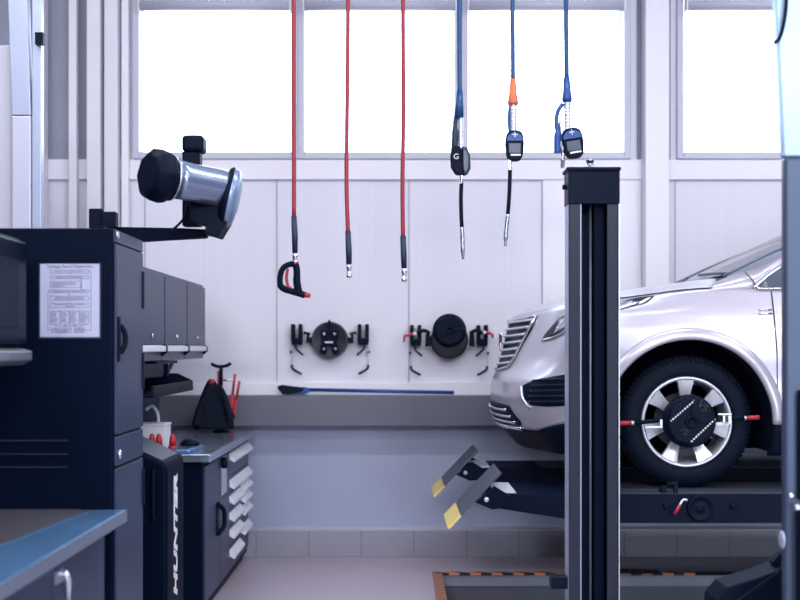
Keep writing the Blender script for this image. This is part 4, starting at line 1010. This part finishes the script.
# wheels
def wheel(wx, s):
    c = W(wx, s * .885, WH); o = Vector((0, -s, 0))    # outward
    R = .380
    def lp(r, a, d): return c + Vector((r * math.cos(a), 0, r * math.sin(a))) + o * d
    rim = MB()
    rim.lathe(c, o, [(.225, -.20), (.235, -.05), (.238, -.02), (.243, -.004), (.252, .0), (.258, -.004), (.260, -.016)], 64, caps=False)
    for k in range(7):
        a0 = PI / 2 + k * 2 * PI / 7 + .02
        pts = []
        for r_, ha, d in ((.055, .30, -.055), (.12, .20, -.045), (.18, .185, -.026), (.24, .20, -.010)):
            pts.append([lp(r_, a0 - ha, d - .03), lp(r_, a0 - ha, d), lp(r_, a0 - ha * .5, d + .004), lp(r_, a0 + ha * .5, d + .004), lp(r_, a0 + ha, d), lp(r_, a0 + ha, d - .03)])
        rim.grid(pts, smooth=False)
    rim.lathe(c - o * .07, o, [(.075, 0), (.075, .02), (.05, .03)], 32)
    rm = rim.build('wheel', ALLOY, car)
    tp = [(.258, -.18), (.262, -.21), (.29, -.225), (.335, -.222), (.366, -.205), (.3765, -.175), (.3765, -.05), (.368, -.022), (.342, -.004), (.30, .004), (.275, .001), (.262, -.008), (.258, -.02)]
    tb = MB().lathe(c, o, tp, 96, caps=False)
    for k in range(80):
        a = 2 * PI * k / 80
        tb.add([lp(.3765, a - .018, -.03), lp(.3765, a + .012, -.03), lp(.3755, a + .022, -.20), lp(.3755, a - .008, -.20)] +
               [lp(.380, a - .016, -.035), lp(.380, a + .010, -.035), lp(.380, a + .02, -.19), lp(.380, a - .006, -.19)],
               [(4, 5, 6, 7), (0, 1, 5, 4), (1, 2, 6, 5), (2, 3, 7, 6), (3, 0, 4, 7)])
        tb.add([lp(.340, a - .012, -.003), lp(.340, a + .012, -.003), lp(.3735, a + .012, -.026), lp(.3735, a - .012, -.026)] +
               [lp(.344, a - .010, .002), lp(.344, a + .010, .002), lp(.3765, a + .010, -.020), lp(.3765, a - .010, -.020)],
               [(4, 5, 6, 7), (0, 1, 5, 4), (1, 2, 6, 5), (2, 3, 7, 6), (3, 0, 4, 7)])
    tb.build('tyre', RUBBER, rm)
    MB().lathe(c - o * .12, o, [(.03, 0), (.165, 0), (.165, .012), (.07, .014), (.07, .035), (.03, .036)], 40).build('brake_disc', mat('brake_iron', (.16, .17, .20), .4, metal=.7), rm)
    MB().box(c + Vector((.08, o.y * -.09 - .02, -.10)), c + Vector((.16, o.y * -.09 + .03, .12))).build('brake_caliper', mat('caliper_grey', (.10, .10, .13), .5), rm)
for wx in (WX, WX2):
    for s in (1, -1): wheel(wx, s)

# wheel clamp on the near front wheel
c = W(WX, .885, WH) + Vector((0, -.028, 0)); c.x = P(688, 0, c.y).x
t = thing('wheel_clamp', tuple(c), 'black wheel clamp with red arm tips fastened on the alloy wheel', 'wheel clamp', 'black round wheel clamps with red tipped arms')
clamp_face(t, c + Vector((0, 0, .008)), .150, .5, 0)
dm = stripe_mat('dotted_strip', (.75, .76, .80), (.02, .025, .04), 0.0175, (.766, 0, .643), duty=.55)
st = MB(); Yf = c.y - .094
for u0, v0, u1, v1 in ((218, 305, 320, 216), (302, 396, 412, 292)):
    a, b = P(620 + u0 * .2333, 350 + v0 * .2333, Yf), P(620 + u1 * .2333, 350 + v1 * .2333, Yf); st.bar(a, b, .009, .003, (0, 1, 0))
st.build('dotted_strip', dm, t, split=True)
mv = text_mesh('V5', .058, frame_mtx(P(703, 406.5, Yf + .006), (.72, 0, -.69), (.69, 0, .72)), 'embossed_mark', LIFTG, t, extrude=.002)
mv = text_mesh('V5', .048, frame_mtx(P(684, 431, Yf + .006), (.72, 0, -.69), (.69, 0, .72)), 'embossed_mark', LIFTG, t, extrude=.002)
Ya = c.y - .03
am = MB()
am.tube([P(663, 420, Ya), P(634, 423, Ya)], .012, 10); am.tube([P(730, 418, Ya), P(744, 418, Ya)], .012, 10); am.build('side_arm', BLACK, t, split=True)
am = MB(); am.tube([P(634, 423, Ya), P(631, 423, Ya)], .013, 10); am.tube([P(744, 418, Ya), P(746.5, 418, Ya)], .013, 10); am.build('joint_ring', ALU, t, split=True)
am = MB(); am.tube([P(631, 423, Ya), P(619, 423.3, Ya)], [.012, .014], 10); am.tube([P(746.5, 418, Ya), P(759, 417.3, Ya)], [.012, .014], 10); am.build('red_tip', REDP, t, split=True)
am = MB()
a, b = P(717, 413, Ya), P(731, 424, Ya)
am.box((a.x, Ya - .02, a.z - .012), (b.x, Ya + .0, a.z)); am.box((b.x - .02, Ya - .015, b.z), (b.x, Ya + .0, a.z - .012)); am.box((a.x + .03, Ya - .01, b.z + .01), (a.x + .045, Ya, a.z - .012))
a, b = P(644, 423, Ya), P(662, 428, Ya)
am.box((a.x, Ya - .02, b.z), (b.x, Ya, b.z + .012)); am.box((b.x - .016, Ya - .02, b.z + .012), (b.x, Ya, b.z + .05))
am.build('clamp_bracket', STEEL, t, bevel=.002, split=True)

# ================================================================ LIGHT + CAMERA
w = bpy.data.worlds.new('World'); bpy.context.scene.world = w; w.use_nodes = True
bg = w.node_tree.nodes['Background']; bg.inputs[0].default_value = (.74, .88, 1, 1); bg.inputs[1].default_value = 6.5
def area(name, loc, rot, sx, sy, e, col=(1, 1, 1), spread=None):
    l = bpy.data.lights.new(name, 'AREA'); l.shape = 'RECTANGLE'; l.size = sx; l.size_y = sy; l.energy = e; l.color = col
    if spread: l.spread = spread
    o = bpy.data.objects.new(name, l); C.objects.link(o); o.location = loc; o.rotation_euler = rot; return o
def portal(a, b):
    o = area('window_portal', ((a + b) / 2, 9.2, (ZS + ZW) / 2), (-PI / 2, 0, 0), b - a, ZW - ZS, 1); o.data.cycles.is_portal = True
o = area('added_opening_portal', (5.6, YB - .15, 1.65), (PI / 2, 0, 0), 5.2, 3.3, 1); o.data.cycles.is_portal = True  # guides daylight through the added opening behind the camera
portal(-2.0, 1.725); portal(2.07, 3.42); portal(3.9, 6.2)
for i, (x, y) in enumerate(((-2.6, -.5), (1.2, -.5), (5, -.5), (-2.6, 2.6), (1.2, 2.6), (5, 2.6), (-2.6, 5.8), (1.2, 5.8), (5, 5.8))):
    area('ceiling_lamp', (x, y, 5.1), (0, 0, 0), 2.4, .35, 68, (.95, .95, 1))
for x in (-2.5, 0.5, 3.5, 6.5):
    area('added_fill', (x, -4.5, 4.7), (math.radians(62), 0, 0), 1.6, .5, 150, (.93, .94, 1))  # added fill behind the camera, brightens the wall base under the car
cam = bpy.data.cameras.new('Camera'); co = bpy.data.objects.new('Camera', cam); C.objects.link(co)
co.location = (0, 0, EYE); co.rotation_euler = (PI / 2, 0, 0)
cam.sensor_width = 36; cam.lens = F / 800 * 36; cam.shift_y = (HY - 300) / 800
cam.clip_end = 60
cam.dof.use_dof = True; cam.dof.focus_distance = 6.3; cam.dof.aperture_fstop = 2.0
sc = bpy.context.scene; sc.camera = co
sc.view_settings.view_transform = 'Standard'; sc.view_settings.look = 'None'; sc.view_settings.exposure = 0; sc.view_settings.gamma = 1
sc.view_settings.use_curve_mapping = False
sc.cycles.max_bounces = 8; sc.cycles.transparent_max_bounces = 12; sc.cycles.caustics_reflective = False; sc.cycles.caustics_refractive = False
